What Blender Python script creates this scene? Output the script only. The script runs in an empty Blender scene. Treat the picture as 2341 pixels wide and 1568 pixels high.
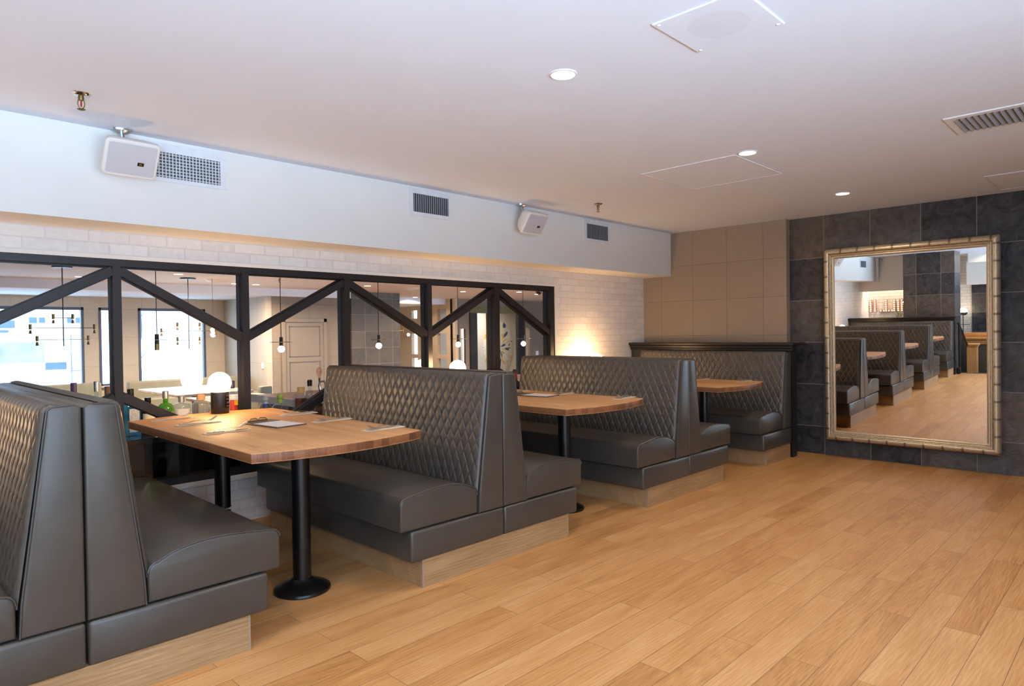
import bpy, bmesh, math, random
import numpy as np
from mathutils import Vector, Matrix, Euler

random.seed(7)
SC = bpy.context.scene
COL = SC.collection
R = math.radians

# ------------------------------------------------------------------ camera
F_PX, YAW, PITCH, ROLL = 1526.92, 0.772252, -0.015149, -0.012825
CAM = Vector((0.0, -2.56893, 1.233))
_f = Vector((math.cos(PITCH) * math.cos(YAW), math.cos(PITCH) * math.sin(YAW), math.sin(PITCH)))
_r0 = Vector((math.sin(YAW), -math.cos(YAW), 0))
_u0 = _r0.cross(_f)
_r = math.cos(ROLL) * _r0 + math.sin(ROLL) * _u0
_u = -math.sin(ROLL) * _r0 + math.cos(ROLL) * _u0
cd = bpy.data.cameras.new('camera')
cd.sensor_width = 36.0
cd.sensor_fit = 'HORIZONTAL'
cd.lens = F_PX / 2341.0 * 36.0
cd.clip_start = 0.05
cam = bpy.data.objects.new('camera', cd)
COL.objects.link(cam)
m3 = Matrix((_r, _u, -_f)).transposed()
cam.matrix_world = Matrix.Translation(CAM) @ m3.to_4x4()
SC.camera = cam

# ------------------------------------------------------------------ world, exposure, big lights
SC.view_settings.view_transform = 'Standard'
SC.view_settings.look = 'None'
SC.view_settings.gamma = 1.0
SC.view_settings.use_curve_mapping = False
SC.view_settings.exposure = 0.0
SC.cycles.use_denoising = True
SC.cycles.max_bounces = 12
SC.cycles.diffuse_bounces = 5
SC.cycles.transparent_max_bounces = 16
SC.cycles.sample_clamp_indirect = 6.0
SC.cycles.caustics_reflective = False
SC.cycles.caustics_refractive = False
W = bpy.data.worlds.new('overcast_sky')
SC.world = W
W.use_nodes = True
bg = W.node_tree.nodes['Background']
# overcast sky above, added snow-like glow below the horizon to brighten the ceiling
_wt = W.node_tree
_tc = _wt.nodes.new('ShaderNodeTexCoord')
_sx = _wt.nodes.new('ShaderNodeSeparateXYZ')
_wr = _wt.nodes.new('ShaderNodeMapRange')
_wr.inputs['From Min'].default_value = -0.40
_wr.inputs['From Max'].default_value = -0.10
_wr.inputs['To Min'].default_value = 60.0
_wr.inputs['To Max'].default_value = 7.0
_wt.links.new(_tc.outputs['Generated'], _sx.inputs[0])
_wt.links.new(_sx.outputs[2], _wr.inputs[0])
_wt.links.new(_wr.outputs[0], bg.inputs[1])
bg.inputs[0].default_value = (0.54, 0.76, 1.0, 1)


def portal(name, x, y, z, sx, sz, rx, rz=0.0):
    l = bpy.data.lights.new(name, 'AREA')
    l.shape = 'RECTANGLE'
    l.size, l.size_y = sx, sz
    l.cycles.is_portal = True
    o = bpy.data.objects.new(name, l)
    o.location = (x, y, z)
    o.rotation_euler = (rx, 0, rz)
    COL.objects.link(o)


BACK_Y = -5.0
BACK_WINS = [(-4.0, -2.3), (-2.1, -0.4), (-0.2, 1.5)]
BW_Z = (0.06, 2.25)
for a, b in BACK_WINS:
    portal('daylight_portal', (a + b) / 2, BACK_Y - 0.02, sum(BW_Z) / 2, b - a, BW_Z[1] - BW_Z[0], R(90))
FAR_Y = 14.0
FAR_WINS = [(0.2, 3.86), (4.14, 4.42), (4.92, 6.40)]
FW_Z = (0.19, 1.90)
for a, b in FAR_WINS:
    portal('daylight_portal', (a + b) / 2, FAR_Y + 0.16, sum(FW_Z) / 2, b - a, FW_Z[1] - FW_Z[0], R(-90))


def lamp_area(name, loc, size, power, col, parent=None, rot=(0, 0, 0), spread=160):
    l = bpy.data.lights.new(name, 'AREA')
    l.shape = 'DISK'
    l.size = size
    l.energy = power
    l.color = col
    l.spread = R(spread)
    o = bpy.data.objects.new(name, l)
    o.location = loc
    o.rotation_euler = rot
    o.parent = parent
    COL.objects.link(o)
    return o


# ------------------------------------------------------------------ node and material helpers
def lin(h):
    h = h.lstrip('#')
    c = [int(h[i:i + 2], 16) / 255 for i in (0, 2, 4)]
    return tuple((x / 12.92 if x <= .04045 else ((x + .055) / 1.055) ** 2.4) for x in c) + (1.0,)


class NT:
    def __init__(s, name):
        s.m = bpy.data.materials.new(name)
        s.m.use_nodes = True
        s.t = s.m.node_tree
        s.p = s.t.nodes['Principled BSDF']
        s.out = s.t.nodes['Material Output']

    def n(s, typ, props=None, **ins):
        nd = s.t.nodes.new(typ)
        for k, v in (props or {}).items():
            setattr(nd, k, v)
        for k, v in ins.items():
            s.set(nd, k, v)
        return nd

    def set(s, nd, k, v):
        key = int(k[1:]) if k[0] == 'i' and k[1:].isdigit() else k.replace('_', ' ')
        sock = nd.inputs[key]
        if isinstance(v, bpy.types.NodeSocket):
            s.t.links.new(v, sock)
        else:
            sock.default_value = v

    def coord(s, scale=(1, 1, 1), loc=(0, 0, 0), rot=(0, 0, 0), kind='Object'):
        tc = s.n('ShaderNodeTexCoord')
        mp = s.n('ShaderNodeMapping', Vector=tc.outputs[kind], Scale=scale, Location=loc, Rotation=rot)
        return mp.outputs[0]

    def ramp(s, fac, stops):
        r = s.n('ShaderNodeValToRGB', Fac=fac)
        e = r.color_ramp.elements
        while len(e) < len(stops):
            e.new(0.5)
        for el, (p, c) in zip(e, stops):
            el.position = p
            el.color = c if len(c) == 4 else (*c, 1)
        return r.outputs[0]

    def mix(s, fac, a, b, mode='MIX'):
        nd = s.n('ShaderNodeMix', dict(data_type='RGBA', blend_type=mode))
        for i, v in ((0, fac), (6, a), (7, b)):
            if isinstance(v, bpy.types.NodeSocket):
                s.t.links.new(v, nd.inputs[i])
            else:
                nd.inputs[i].default_value = v
        return nd.outputs[2]

    def math(s, op, a, b=0.0, c=0.0):
        nd = s.n('ShaderNodeMath', dict(operation=op))
        for i, v in enumerate((a, b, c)):
            if isinstance(v, bpy.types.NodeSocket):
                s.t.links.new(v, nd.inputs[i])
            else:
                nd.inputs[i].default_value = v
        return nd.outputs[0]

    def noise(s, vec, scale=5.0, detail=4.0, rough=0.55, dist=0.0):
        return s.n('ShaderNodeTexNoise', Vector=vec, Scale=scale, Detail=detail, Roughness=rough, Distortion=dist).outputs['Fac']

    def bump(s, h, strength=0.3, dist=0.01, normal=None):
        nd = s.n('ShaderNodeBump', Height=h, Strength=strength, Distance=dist)
        if normal is not None:
            s.t.links.new(normal, nd.inputs['Normal'])
        return nd.outputs[0]

    def front(s):
        return s.math('SUBTRACT', 1.0, s.n('ShaderNodeNewGeometry').outputs['Backfacing'])

    def bsdf(s, **k):
        for a, v in k.items():
            s.set(s.p, a, v)
        return s.m


def plain(name, col, rough=0.5, metal=0.0, var=0.06, scale=18.0, **k):
    """painted, plastic or metal surface with faint procedural mottling"""
    t = NT(name)
    c = lin(col) if isinstance(col, str) else (*col, 1)
    nz = t.noise(t.coord(), scale, 3)
    d = tuple(max(0, x * (1 - var)) for x in c[:3]) + (1,)
    l = tuple(min(1, x * (1 + var)) for x in c[:3]) + (1,)
    t.bsdf(Base_Color=t.ramp(nz, [(0.3, d), (0.7, l)]), Roughness=rough, Metallic=metal, **k)
    return t.m


def emit(name, col, strength):
    t = NT(name)
    return t.bsdf(Base_Color=(*col, 1), Emission_Color=(*col, 1), Emission_Strength=strength, Roughness=0.4)


def sep(t, vec):
    return t.n('ShaderNodeSeparateXYZ', Vector=vec).outputs


def comb(t, x, y, z=0.0):
    return t.n('ShaderNodeCombineXYZ', X=x, Y=y, Z=z).outputs[0]


def brickvec(t, ua, va, uo=0.0, vo=0.0):
    """pick two object axes as the u and v of a laid pattern"""
    o = sep(t, t.coord())
    u = t.math('ADD', o[ua], -uo)
    v = t.math('ADD', o[va], -vo)
    return comb(t, u, v)


def m_planks(name, ua, va, length, width, gap, cols, uo=0.0, vo=0.0, rough=0.42, grain=1.0, gapcol=(0.10, 0.055, 0.025, 1), bump=0.06, contrast=1.0):
    t = NT(name)
    vec = brickvec(t, ua, va, uo, vo)
    br = t.n('ShaderNodeTexBrick', dict(offset=0.37, offset_frequency=2, squash=1.0), Vector=vec, Color1=(0, 0, 0, 1), Color2=(1, 1, 1, 1),
             Mortar=(0.5, 0.5, 0.5, 1), Scale=1.0, Mortar_Size=gap, Mortar_Smooth=0.1, Brick_Width=length, Row_Height=width)
    rnd = t.n('ShaderNodeSeparateColor', Color=br.outputs['Color']).outputs[0]
    o = sep(t, t.coord())
    # shift the grain of each plank so that neighbours do not continue
    u = t.math('ADD', o[ua], t.math('MULTIPLY', rnd, 37.0))
    v = t.math('ADD', o[va], t.math('MULTIPLY', rnd, 11.0))
    w = o[3 - ua - va]
    fine = t.noise(comb(t, t.math('MULTIPLY', u, 5.0), t.math('MULTIPLY', v, 140.0), t.math('MULTIPLY', w, 140.0)), 1.0, 5, 0.6)
    big = t.noise(comb(t, t.math('MULTIPLY', u, 1.6), t.math('MULTIPLY', v, 9.0), t.math('MULTIPLY', w, 9.0)), 1.0, 3, 0.55, 0.6)
    cath = t.n('ShaderNodeTexWave', dict(wave_type='RINGS', rings_direction='Z', wave_profile='SIN'),
               Vector=comb(t, t.math('MULTIPLY', u, 1.1), t.math('MULTIPLY', v, 9.0), 0.0), Scale=2.6, Distortion=6.0, Detail=4.0, Detail_Scale=1.6).outputs['Fac']
    g = t.math('ADD', t.math('MULTIPLY', fine, 0.55 * grain), t.math('MULTIPLY', big, 0.42))
    g = t.math('ADD', g, t.math('MULTIPLY', t.math('MULTIPLY', t.math('SUBTRACT', cath, 0.5), big), 0.11 * grain))
    g = t.math('ADD', g, t.math('MULTIPLY', t.math('SUBTRACT', rnd, 0.5), 0.16 * contrast))
    c = t.ramp(g, [(0.22, lin(cols[0])), (0.46, lin(cols[1])), (0.72, lin(cols[2]))])
    c = t.mix(br.outputs['Fac'], c, gapcol)
    h = t.math('SUBTRACT', t.math('MULTIPLY', fine, 0.15), br.outputs['Fac'])
    t.bsdf(Base_Color=c, Roughness=t.math('ADD', rough, t.math('MULTIPLY', big, 0.12)), Normal=t.bump(h, bump, 0.002))
    return t.m


def m_tiles(name, ua, va, su, sv, uo, vo, c_lo, c_hi, c_grout, gap=0.003, rough=0.5, relief=0.5, offset=0.0, nscale=5.0, hue=False):
    """stone or panel courses: slate tiles, painted board seams, painted bricks"""
    t = NT(name)
    vec = brickvec(t, ua, va, uo, vo)
    br = t.n('ShaderNodeTexBrick', dict(offset=offset, offset_frequency=2, squash=1.0), Vector=vec, Color1=(0, 0, 0, 1), Color2=(1, 1, 1, 1),
             Mortar=(0.5, 0.5, 0.5, 1), Scale=1.0, Mortar_Size=gap, Mortar_Smooth=0.15, Brick_Width=su, Row_Height=sv)
    rnd = t.n('ShaderNodeSeparateColor', Color=br.outputs['Color']).outputs[0]
    co = t.coord()
    o = sep(t, co)
    sh = comb(t, t.math('ADD', o[0], t.math('MULTIPLY', rnd, 9.0)), t.math('ADD', o[1], t.math('MULTIPLY', rnd, 5.0)), o[2])
    nz = t.noise(sh, nscale, 8, 0.62, 1.2)
    f = t.math('ADD', t.math('MULTIPLY', nz, 0.8), t.math('MULTIPLY', rnd, 0.25))
    c = t.ramp(f, [(0.3, lin(c_lo)), (0.75, lin(c_hi))])
    if hue:
        hn = t.noise(sh, 2.2, 3, 0.5)
        hf = t.math('ADD', t.math('MULTIPLY', hn, 0.9), t.math('MULTIPLY', t.math('SUBTRACT', rnd, 0.5), 0.6))
        c = t.mix(0.5, c, t.ramp(hf, [(0.25, (0.62, 0.80, 1.25, 1)), (0.5, (1, 1, 1, 1)), (0.75, (1.35, 1.0, 0.72, 1))]), 'MULTIPLY')
        vein = t.noise(sh, 11.0, 6, 0.7, 3.0)
        c = t.mix(t.math('MULTIPLY', t.math('GREATER_THAN', vein, 0.66), 0.35), c, lin('#6a6764'))
    c = t.mix(br.outputs['Fac'], c, lin(c_grout))
    h = t.math('SUBTRACT', t.math('MULTIPLY', nz, relief), t.math('MULTIPLY', br.outputs['Fac'], 1.0))
    t.bsdf(Base_Color=c, Roughness=rough, Normal=t.bump(h, 0.6, 0.012 * max(relief, 0.25)))
    return t.m


def m_leather(name, col='#5a5652', rough=0.40):
    t = NT(name)
    co = t.coord()
    nz = t.noise(co, 6, 3)
    pore = t.n('ShaderNodeTexVoronoi', Vector=co, Scale=420.0).outputs['Distance']
    wr = t.noise(co, 22, 4)
    h = t.math('ADD', t.math('MULTIPLY', pore, 0.25), t.math('MULTIPLY', wr, 0.6))
    c = lin(col)
    t.bsdf(Base_Color=t.ramp(nz, [(0.3, tuple(x * .9 for x in c[:3]) + (1,)), (0.7, tuple(x * 1.1 for x in c[:3]) + (1,))]),
           Roughness=t.math('ADD', rough, t.math('MULTIPLY', nz, 0.08)), Normal=t.bump(h, 0.12, 0.003), Specular_IOR_Level=0.6)
    return t.m


def m_pane(name, tint=(1, 1, 1), ior=1.38):
    """thin sheet of glass: see-through with a fresnel mirror on top"""
    t = NT(name)
    t.t.nodes.remove(t.p)
    fr = t.n('ShaderNodeFresnel', IOR=ior)
    nz = t.noise(t.coord(), 3.0, 2)
    tr = t.n('ShaderNodeBsdfTransparent', Color=(*tint, 1))
    gl = t.n('ShaderNodeBsdfGlossy', Color=(1, 1, 1, 1), Roughness=0.0)
    sm = t.n('ShaderNodeMixShader', i0=t.math('MULTIPLY', t.math('MULTIPLY', fr.outputs[0], t.front()), t.math('ADD', 0.95, t.math('MULTIPLY', nz, 0.1))), i1=tr.outputs[0], i2=gl.outputs[0])
    t.t.links.new(sm.outputs[0], t.out.inputs[0])
    return t.m


def m_bottle(name, col, dens=0.75, rough=0.03):
    """bottle glass or spirit: coloured see-through body with a gloss coat"""
    t = NT(name)
    t.t.nodes.remove(t.p)
    fr = t.n('ShaderNodeFresnel', IOR=1.5)
    lw = t.n('ShaderNodeLayerWeight', Blend=0.35)
    c = lin(col)
    tr = t.n('ShaderNodeBsdfTransparent', Color=c)
    di = t.n('ShaderNodeBsdfTranslucent', Color=c)
    df = t.n('ShaderNodeBsdfDiffuse', Color=c)
    ds = t.n('ShaderNodeMixShader', i0=0.5, i1=di.outputs[0], i2=df.outputs[0])
    body = t.n('ShaderNodeMixShader', i0=t.math('MULTIPLY', lw.outputs['Facing'], dens), i1=tr.outputs[0], i2=ds.outputs[0])
    gl = t.n('ShaderNodeBsdfGlossy', Color=(1, 1, 1, 1), Roughness=rough)
    sm = t.n('ShaderNodeMixShader', i0=t.math('MULTIPLY', fr.outputs[0], t.front()), i1=body.outputs[0], i2=gl.outputs[0])
    t.t.links.new(sm.outputs[0], t.out.inputs[0])
    return t.m


M = {}
M['floor'] = m_planks('oak_plank_floor', 0, 1, 1.1, 0.1253, 0.0011, ('#8a5b30', '#ba864f', '#d0a26e'), 0.3, -1.801, 0.40, grain=1.1, gapcol=(0.16, 0.085, 0.04, 1))
M['floor_lower'] = m_planks('dark_plank_floor', 0, 1, 1.1, 0.14, 0.0015, ('#5a4029', '#7b5b3e', '#93714f'), 0, 0, 0.5)
M['butcher'] = m_planks('butcher_block_wood', 1, 0, 0.9, 0.056, 0.0003, ('#9c6e42', '#c09060', '#d4ac80'), 0.2, 0.0, 0.50, grain=0.75, gapcol=(0.30, 0.17, 0.08, 1), bump=0.02, contrast=0.8)
M['butcher_edge'] = m_planks('butcher_block_end_grain', 1, 0, 2.3, 0.047, 0.0004, ('#52301d', '#764a2e', '#94633e'), 0.75, 0.01, 0.42, grain=0.9, gapcol=(0.16, 0.08, 0.04, 1), bump=0.03, contrast=2.6)
M['plinth'] = m_planks('pale_oak_plinth', 0, 2, 40.0, 4.0, 0.0, ('#74583a', '#9a7850', '#b6926a'), -13.3, -1.1, 0.5, grain=1.3, bump=0.05)
M['plinth_trim'] = plain('grey_oak_edging', '#9c8672', 0.5)
M['oak'] = m_planks('honey_oak', 2, 1, 2.0, 0.5, 0.0, ('#9c6a38', '#c08a52', '#d2a06a'), 0, -0.2, 0.42)
M['leather'] = m_leather('charcoal_leatherette', '#413d38', 0.29)
M['quilt'] = m_leather('quilted_leatherette', '#47413b', 0.38)
M['green_leather'] = m_leather('olive_grey_leatherette', '#7d7a66', 0.45)
M['stitch'] = plain('grey_piping', '#3c3a38', 0.45)
M['ceiling'] = plain('white_ceiling_paint', '#e2e9f6', 0.75, var=0.012, scale=3)
M['white'] = plain('white_wall_paint', '#e6e3df', 0.65, var=0.015, scale=4)
M['brick'] = m_tiles('white_painted_brick', 0, 2, 0.2085, 0.0655, 0.745, 1.785, '#dedad8', '#f0eeec', '#dad5d3', 0.004, 0.42, 0.22, 0.5, 14)
M['brick_end'] = m_tiles('white_painted_brick_end', 1, 2, 0.2085, 0.0655, 0.05, 1.785, '#dcd6cf', '#f0ece6', '#c2b8ac', 0.004, 0.45, 0.22, 0.5, 14)
M['taupe'] = m_tiles('taupe_board', 1, 2, 0.4, 0.3905, 0.379, 1.178, '#91806f', '#988775', '#6a5c50', 0.0017, 0.6, 0.02, 0.0, 30)
M['slate'] = m_tiles('black_slate_tile', 1, 2, 0.4155, 0.4152, -0.192, 0.272, '#151516', '#5c5856', '#807c78', 0.0035, 0.40, 1.0, 0.0, 9, True)
M['slate_x'] = m_tiles('black_slate_tile_side', 0, 2, 0.4155, 0.4152, 0.0, 0.272, '#2c2b2b', '#56534f', '#8b8680', 0.003, 0.45, 0.8, 0.0, 6)
M['far_slate'] = m_tiles('grey_slate_tile', 0, 2, 0.41, 0.41, 9.78, 0.5, '#443a31', '#62564a', '#8e8578', 0.004, 0.5, 0.6, 0.0, 3)
M['far_wall'] = m_tiles('beige_board', 0, 2, 1.2, 0.62, 0.2, 0.0, '#cdbda6', '#d6c7b0', '#a99a86', 0.003, 0.6, 0.05, 0.0, 6)
M['far_wall_y'] = m_tiles('beige_board_side', 1, 2, 0.6, 0.62, 0.2, 0.0, '#b0a596', '#bab0a2', '#8f8270', 0.003, 0.6, 0.05, 0.0, 6)
M['door'] = plain('taupe_door_paint', '#7d7163', 0.5, var=0.03)
M['dark_line'] = plain('dark_moulding', '#5e5348', 0.5)
M['black_wood'] = m_planks('black_stained_wood', 1, 2, 3, 0.5, 0.0, ('#100d0c', '#1d1917', '#2c2522'), 0, -0.3, 0.30, grain=0.8)
M['steel'] = plain('black_powder_coat', '#18161b', 0.42, 0.0, var=0.08)
M['iron'] = plain('black_cast_iron', '#0c0c0d', 0.30, 0.0, var=0.15)
M['black'] = plain('black_lacquer', '#0b0b0d', 0.18)
M['black_matt'] = plain('black_plastic', '#1b1614', 0.42)
M['brown_panel'] = m_planks('brown_bar_panel', 0, 2, 3, 0.6, 0.0, ('#3a281c', '#5a4030', '#6c5040'), 0, -0.4, 0.5)
M['bar_top'] = m_planks('reddish_bar_top', 0, 1, 2, 0.2, 0.0, ('#9a7460', '#b5907c', '#c8a692'), 0, 0, 0.25)
M['globe'] = emit('frosted_lamp_globe', (1.0, 0.62, 0.30), 92.0)
M['bulb'] = emit('warm_bulb', (1.0, 0.70, 0.40), 45.0)
M['led'] = emit('downlight_lens', (1.0, 0.80, 0.58), 28.0)
M['small_bulb'] = emit('marquee_bulb', (1.0, 0.72, 0.42), 14.0)
M['glass'] = m_pane('partition_glass')
M['window_glass'] = m_pane('window_glass', (0.98, 1.0, 1.0), 1.3)
M['chrome'] = plain('polished_chrome', '#d8d8d8', 0.12, 1.0, var=0.03)
M['cutlery'] = plain('stainless_steel', '#d0ccc6', 0.34, 1.0, var=0.03)
M['brass'] = plain('aged_brass', '#8d7a52', 0.35, 1.0)
M['silver_bracket'] = plain('brushed_bracket', '#c9cfd2', 0.3, 1.0)
M['spk'] = plain('warm_white_plastic', '#e3ddd8', 0.45, var=0.02)
M['grille'] = plain('pale_grey_mesh', '#c3bfc3', 0.6, var=0.05, scale=900)
M['vent'] = plain('white_vent_metal', '#dfe0e4', 0.45)
M['vent_grey'] = plain('grey_vent_fin', '#b4b8be', 0.4, 0.3)
M['vent_dark'] = plain('duct_shade', '#3a4048', 0.6)  # dark colour standing in for the shade inside the vents
M['napkin'] = plain('paper_napkin', '#d2c0aa', 0.8, var=0.03)
M['napkin_edge'] = plain('brown_paper_band', '#7b5f49', 0.8)
M['paper'] = plain('menu_paper', '#cfcfd2', 0.7, var=0.02)
M['clip_board'] = plain('dark_clipboard', '#5a4a44', 0.4)
M['bronze'] = plain('sprinkler_bronze', '#7c6440', 0.4, 0.9)
M['red_bulb'] = plain('red_sprinkler_bulb', '#b01414', 0.15)
M['snow'] = plain('snow', '#f4f8fb', 0.8, var=0.02)
M['facade'] = plain('white_facade', '#eef2f6', 0.8)
M['blue_pane'] = plain('blue_facade_glass', '#50606e', 0.2)
M['shop_pane'] = plain('blue_grey_shop_glass', '#8a8682', 0.15, var=0.3, scale=1.2)
M['bark'] = plain('bare_tree_bark', '#4b4f58', 0.8)
M['frame_blue'] = plain('slate_blue_window_frame', '#50566b', 0.45)
M['mirror'] = NT('mirror_silver').bsdf(Base_Color=(0.90, 0.90, 0.88, 1), Metallic=1.0, Roughness=0.0)
_t = NT('champagne_leaf_frame')
_uv = _t.coord(kind='UV')
_o = sep(_t, _uv)
_n1 = _t.noise(comb(_t, _t.math('MULTIPLY', _o[0], 30.0), _t.math('MULTIPLY', _o[1], 60.0)), 1.0, 6, 0.65)
_ph = _t.math('ADD', _t.math('MULTIPLY', _o[0], 2 * math.pi / 0.145), _t.math('MULTIPLY', _n1, 0.8))
_band = _t.math('MULTIPLY', _t.math('POWER', _t.math('ADD', _t.math('MULTIPLY', _t.math('COSINE', _ph), 0.5), 0.5), 26.0), _t.math('MULTIPLY', _t.math('LESS_THAN', _o[1], 0.56), _t.math('ADD', _n1, 0.25)))
_line = _t.noise(comb(_t, _t.math('MULTIPLY', _o[0], 55.0), _t.math('MULTIPLY', _o[1], 25.0), 3.0), 1.0, 4, 0.7)
_edge = _t.math('MULTIPLY', _t.math('COMPARE', _o[1], 0.60, 0.018), _t.math('GREATER_THAN', _line, 0.42))
_edge2 = _t.math('MULTIPLY', _t.math('COMPARE', _o[1], 0.77, 0.012), _t.math('GREATER_THAN', _line, 0.5))
_dark = _t.math('MINIMUM', _t.math('ADD', _band, _t.math('MULTIPLY', _t.math('ADD', _edge, _edge2), 0.9)), 1.0)
_c = _t.ramp(_n1, [(0.3, lin('#a39074')), (0.6, lin('#d6c6aa')), (0.8, lin('#eee2cc'))])
_c = _t.mix(_dark, _c, lin('#2e241b'))
_t.bsdf(Base_Color=_c, Metallic=0.6, Roughness=0.36, Normal=_t.bump(_n1, 0.25, 0.004))
M['leaf_frame'] = _t.m


# ------------------------------------------------------------------ mesh builder
class B:
    def __init__(s):
        s.v, s.f, s.uv = [], [], {}

    def add(s, vs, fs, mat=None):
        o = len(s.v)
        if mat is not None:
            vs = [mat @ Vector(v) for v in vs]
        s.v += [tuple(v) for v in vs]
        s.f += [tuple(i + o for i in f) for f in fs]
        return s

    def bm(s, bm, mat=None):
        bm.verts.index_update()
        return s.add([v.co.copy() for v in bm.verts], [[v.index for v in f.verts] for f in bm.faces], mat)

    def box(s, x0, x1, y0, y1, z0, z1, r=0.0, seg=2, mat=None):
        vs = [(x, y, z) for x in (x0, x1) for y in (y0, y1) for z in (z0, z1)]
        fs = [(0, 1, 3, 2), (4, 6, 7, 5), (0, 4, 5, 1), (2, 3, 7, 6), (0, 2, 6, 4), (1, 5, 7, 3)]
        if r <= 0:
            return s.add(vs, fs, mat)
        b = bmesh.new()
        bv = [b.verts.new(v) for v in vs]
        for f in fs:
            b.faces.new([bv[i] for i in f])
        bmesh.ops.bevel(b, geom=list(b.edges), offset=r, segments=seg, profile=0.5, affect='EDGES', clamp_overlap=True)
        s.bm(b, mat)
        b.free()
        return s

    def prism(s, poly, axis, a0, a1, r=0.0, seg=2, mat=None, rside=0.0):
        """extrude a 2-D outline along an axis; r rounds the two end rims"""
        def P(p, a):
            return {'x': (a, p[0], p[1]), 'y': (p[0], a, p[1]), 'z': (p[0], p[1], a)}[axis]
        n = len(poly)
        b = bmesh.new()
        lo = [b.verts.new(P(p, a0)) for p in poly]
        hi = [b.verts.new(P(p, a1)) for p in poly]
        b.faces.new(lo)
        b.faces.new(hi[::-1])
        rims = []
        for i in range(n):
            b.faces.new((lo[i], hi[i], hi[(i + 1) % n], lo[(i + 1) % n]))
        bmesh.ops.recalc_face_normals(b, faces=b.faces)
        if r > 0:
            b.edges.ensure_lookup_table()
            ls, hs = set(lo), set(hi)
            rims = [e for e in b.edges if (e.verts[0] in ls and e.verts[1] in ls) or (e.verts[0] in hs and e.verts[1] in hs)]
            bmesh.ops.bevel(b, geom=rims, offset=r, segments=seg, profile=0.5, affect='EDGES', clamp_overlap=True)
        s.bm(b, mat)
        b.free()
        return s

    def lathe(s, prof, c=(0, 0, 0), seg=24, mat=None, sx=1.0, sy=1.0):
        vs, fs = [], []
        k = len(prof)
        for i in range(seg):
            a = 2 * math.pi * i / seg
            for r, z in prof:
                vs.append((c[0] + r * math.cos(a) * sx, c[1] + r * math.sin(a) * sy, c[2] + z))
        for i in range(seg):
            j = (i + 1) % seg
            for q in range(k - 1):
                fs.append((i * k + q, j * k + q, j * k + q + 1, i * k + q + 1))
        if prof[0][0] > 1e-5:
            fs.append(tuple(i * k for i in range(seg))[::-1])
        if prof[-1][0] > 1e-5:
            fs.append(tuple(i * k + k - 1 for i in range(seg)))
        return s.add(vs, fs, mat)

    def tube(s, pts, r, seg=8, closed=False, mat=None):
        pts = [Vector(p) for p in pts]
        n = len(pts)
        vs, fs = [], []
        up = None
        for i, p in enumerate(pts):
            if closed:
                d = pts[(i + 1) % n] - pts[i - 1]
            else:
                d = pts[min(i + 1, n - 1)] - pts[max(i - 1, 0)]
            d.normalize()
            if up is None:
                up = d.orthogonal().normalized()
            else:
                up = (up - d * up.dot(d))
                up = up.normalized() if up.length > 1e-6 else d.orthogonal().normalized()
            sd = d.cross(up)
            rr = r[i] if isinstance(r, (list, tuple)) else r
            for k in range(seg):
                a = 2 * math.pi * k / seg
                vs.append(p + (up * math.cos(a) + sd * math.sin(a)) * rr)
        m = n if closed else n - 1
        for i in range(m):
            j = (i + 1) % n
            for k in range(seg):
                l = (k + 1) % seg
                fs.append((i * seg + k, i * seg + l, j * seg + l, j * seg + k))
        if not closed:
            fs.append(tuple(range(seg))[::-1])
            fs.append(tuple((n - 1) * seg + k for k in range(seg)))
        return s.add(vs, fs, mat)

    def ball(s, c, r, seg=24, rings=14, sz=1.0, z0=-1.0, z1=1.0):
        prof = []
        a0, a1 = math.asin(max(-1, z0)), math.asin(min(1, z1))
        for i in range(rings + 1):
            a = a0 + (a1 - a0) * i / rings
            prof.append((max(0.0, r * math.cos(a)) if 0 < i < rings or abs(math.cos(a)) > 1e-3 else 0.0, r * sz * math.sin(a)))
        return s.lathe(prof, c, seg)

    def quadbar(s, p0, p1, w, d0, d1):
        """flat bar between two x-z points on the partition, width w, from y=d0 to y=d1"""
        a, b = Vector((p0[0], p0[1])), Vector((p1[0], p1[1]))
        t = (b - a).normalized()
        n = Vector((-t.y, t.x)) * w / 2
        q = [a + n, b + n, b - n, a - n]
        return s.prism([(v.x, v.y) for v in q], 'y', d0, d1)


def make(name, b, mat, parent=None, loc=None, smooth=35, label=None):
    me = bpy.data.meshes.new(name)
    me.from_pydata([tuple(v) for v in b.v], [], [tuple(f) for f in b.f])
    me.validate()
    bm = bmesh.new()
    bm.from_mesh(me)
    bmesh.ops.recalc_face_normals(bm, faces=bm.faces)
    bm.to_mesh(me)
    bm.free()
    if smooth:
        me.polygons.foreach_set('use_smooth', [True] * len(me.polygons))
        me.set_sharp_from_angle(angle=R(smooth))
    me.materials.append(mat)
    o = bpy.data.objects.new(name, me)
    COL.objects.link(o)
    if parent is not None:
        o.parent = parent
    if loc is not None:
        o.location = loc
    if label:
        o['label'] = label
    return o


def tag(o, label, cat, group=None):
    o['label'] = label
    o['category'] = cat
    if group:
        o['group'] = group
    return o


def thing(name, loc, label, cat, group=None, rz=0.0):
    o = bpy.data.objects.new(name, None)
    o.empty_display_size = 0.1
    o.location = loc
    o.rotation_euler = (0, 0, rz)
    COL.objects.link(o)
    return tag(o, label, cat, group)


def struct(name, b, mat, label=None, cat=None, smooth=30):
    o = make(name, b, mat, smooth=smooth)
    o['kind'] = 'structure'
    if label:
        o['label'] = label
    if cat:
        o['category'] = cat
    return o


def dup(root, loc, label=None, rz=None):
    r = root.copy()
    COL.objects.link(r)
    r.location = loc
    if rz is not None:
        r.rotation_euler = (0, 0, rz)
    if label:
        r['label'] = label
    for ch in list(root.children):
        c = ch.copy()
        COL.objects.link(c)
        c.parent = r
        for g in ch.children:
            d = g.copy()
            COL.objects.link(d)
            d.parent = c
    return r


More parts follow.
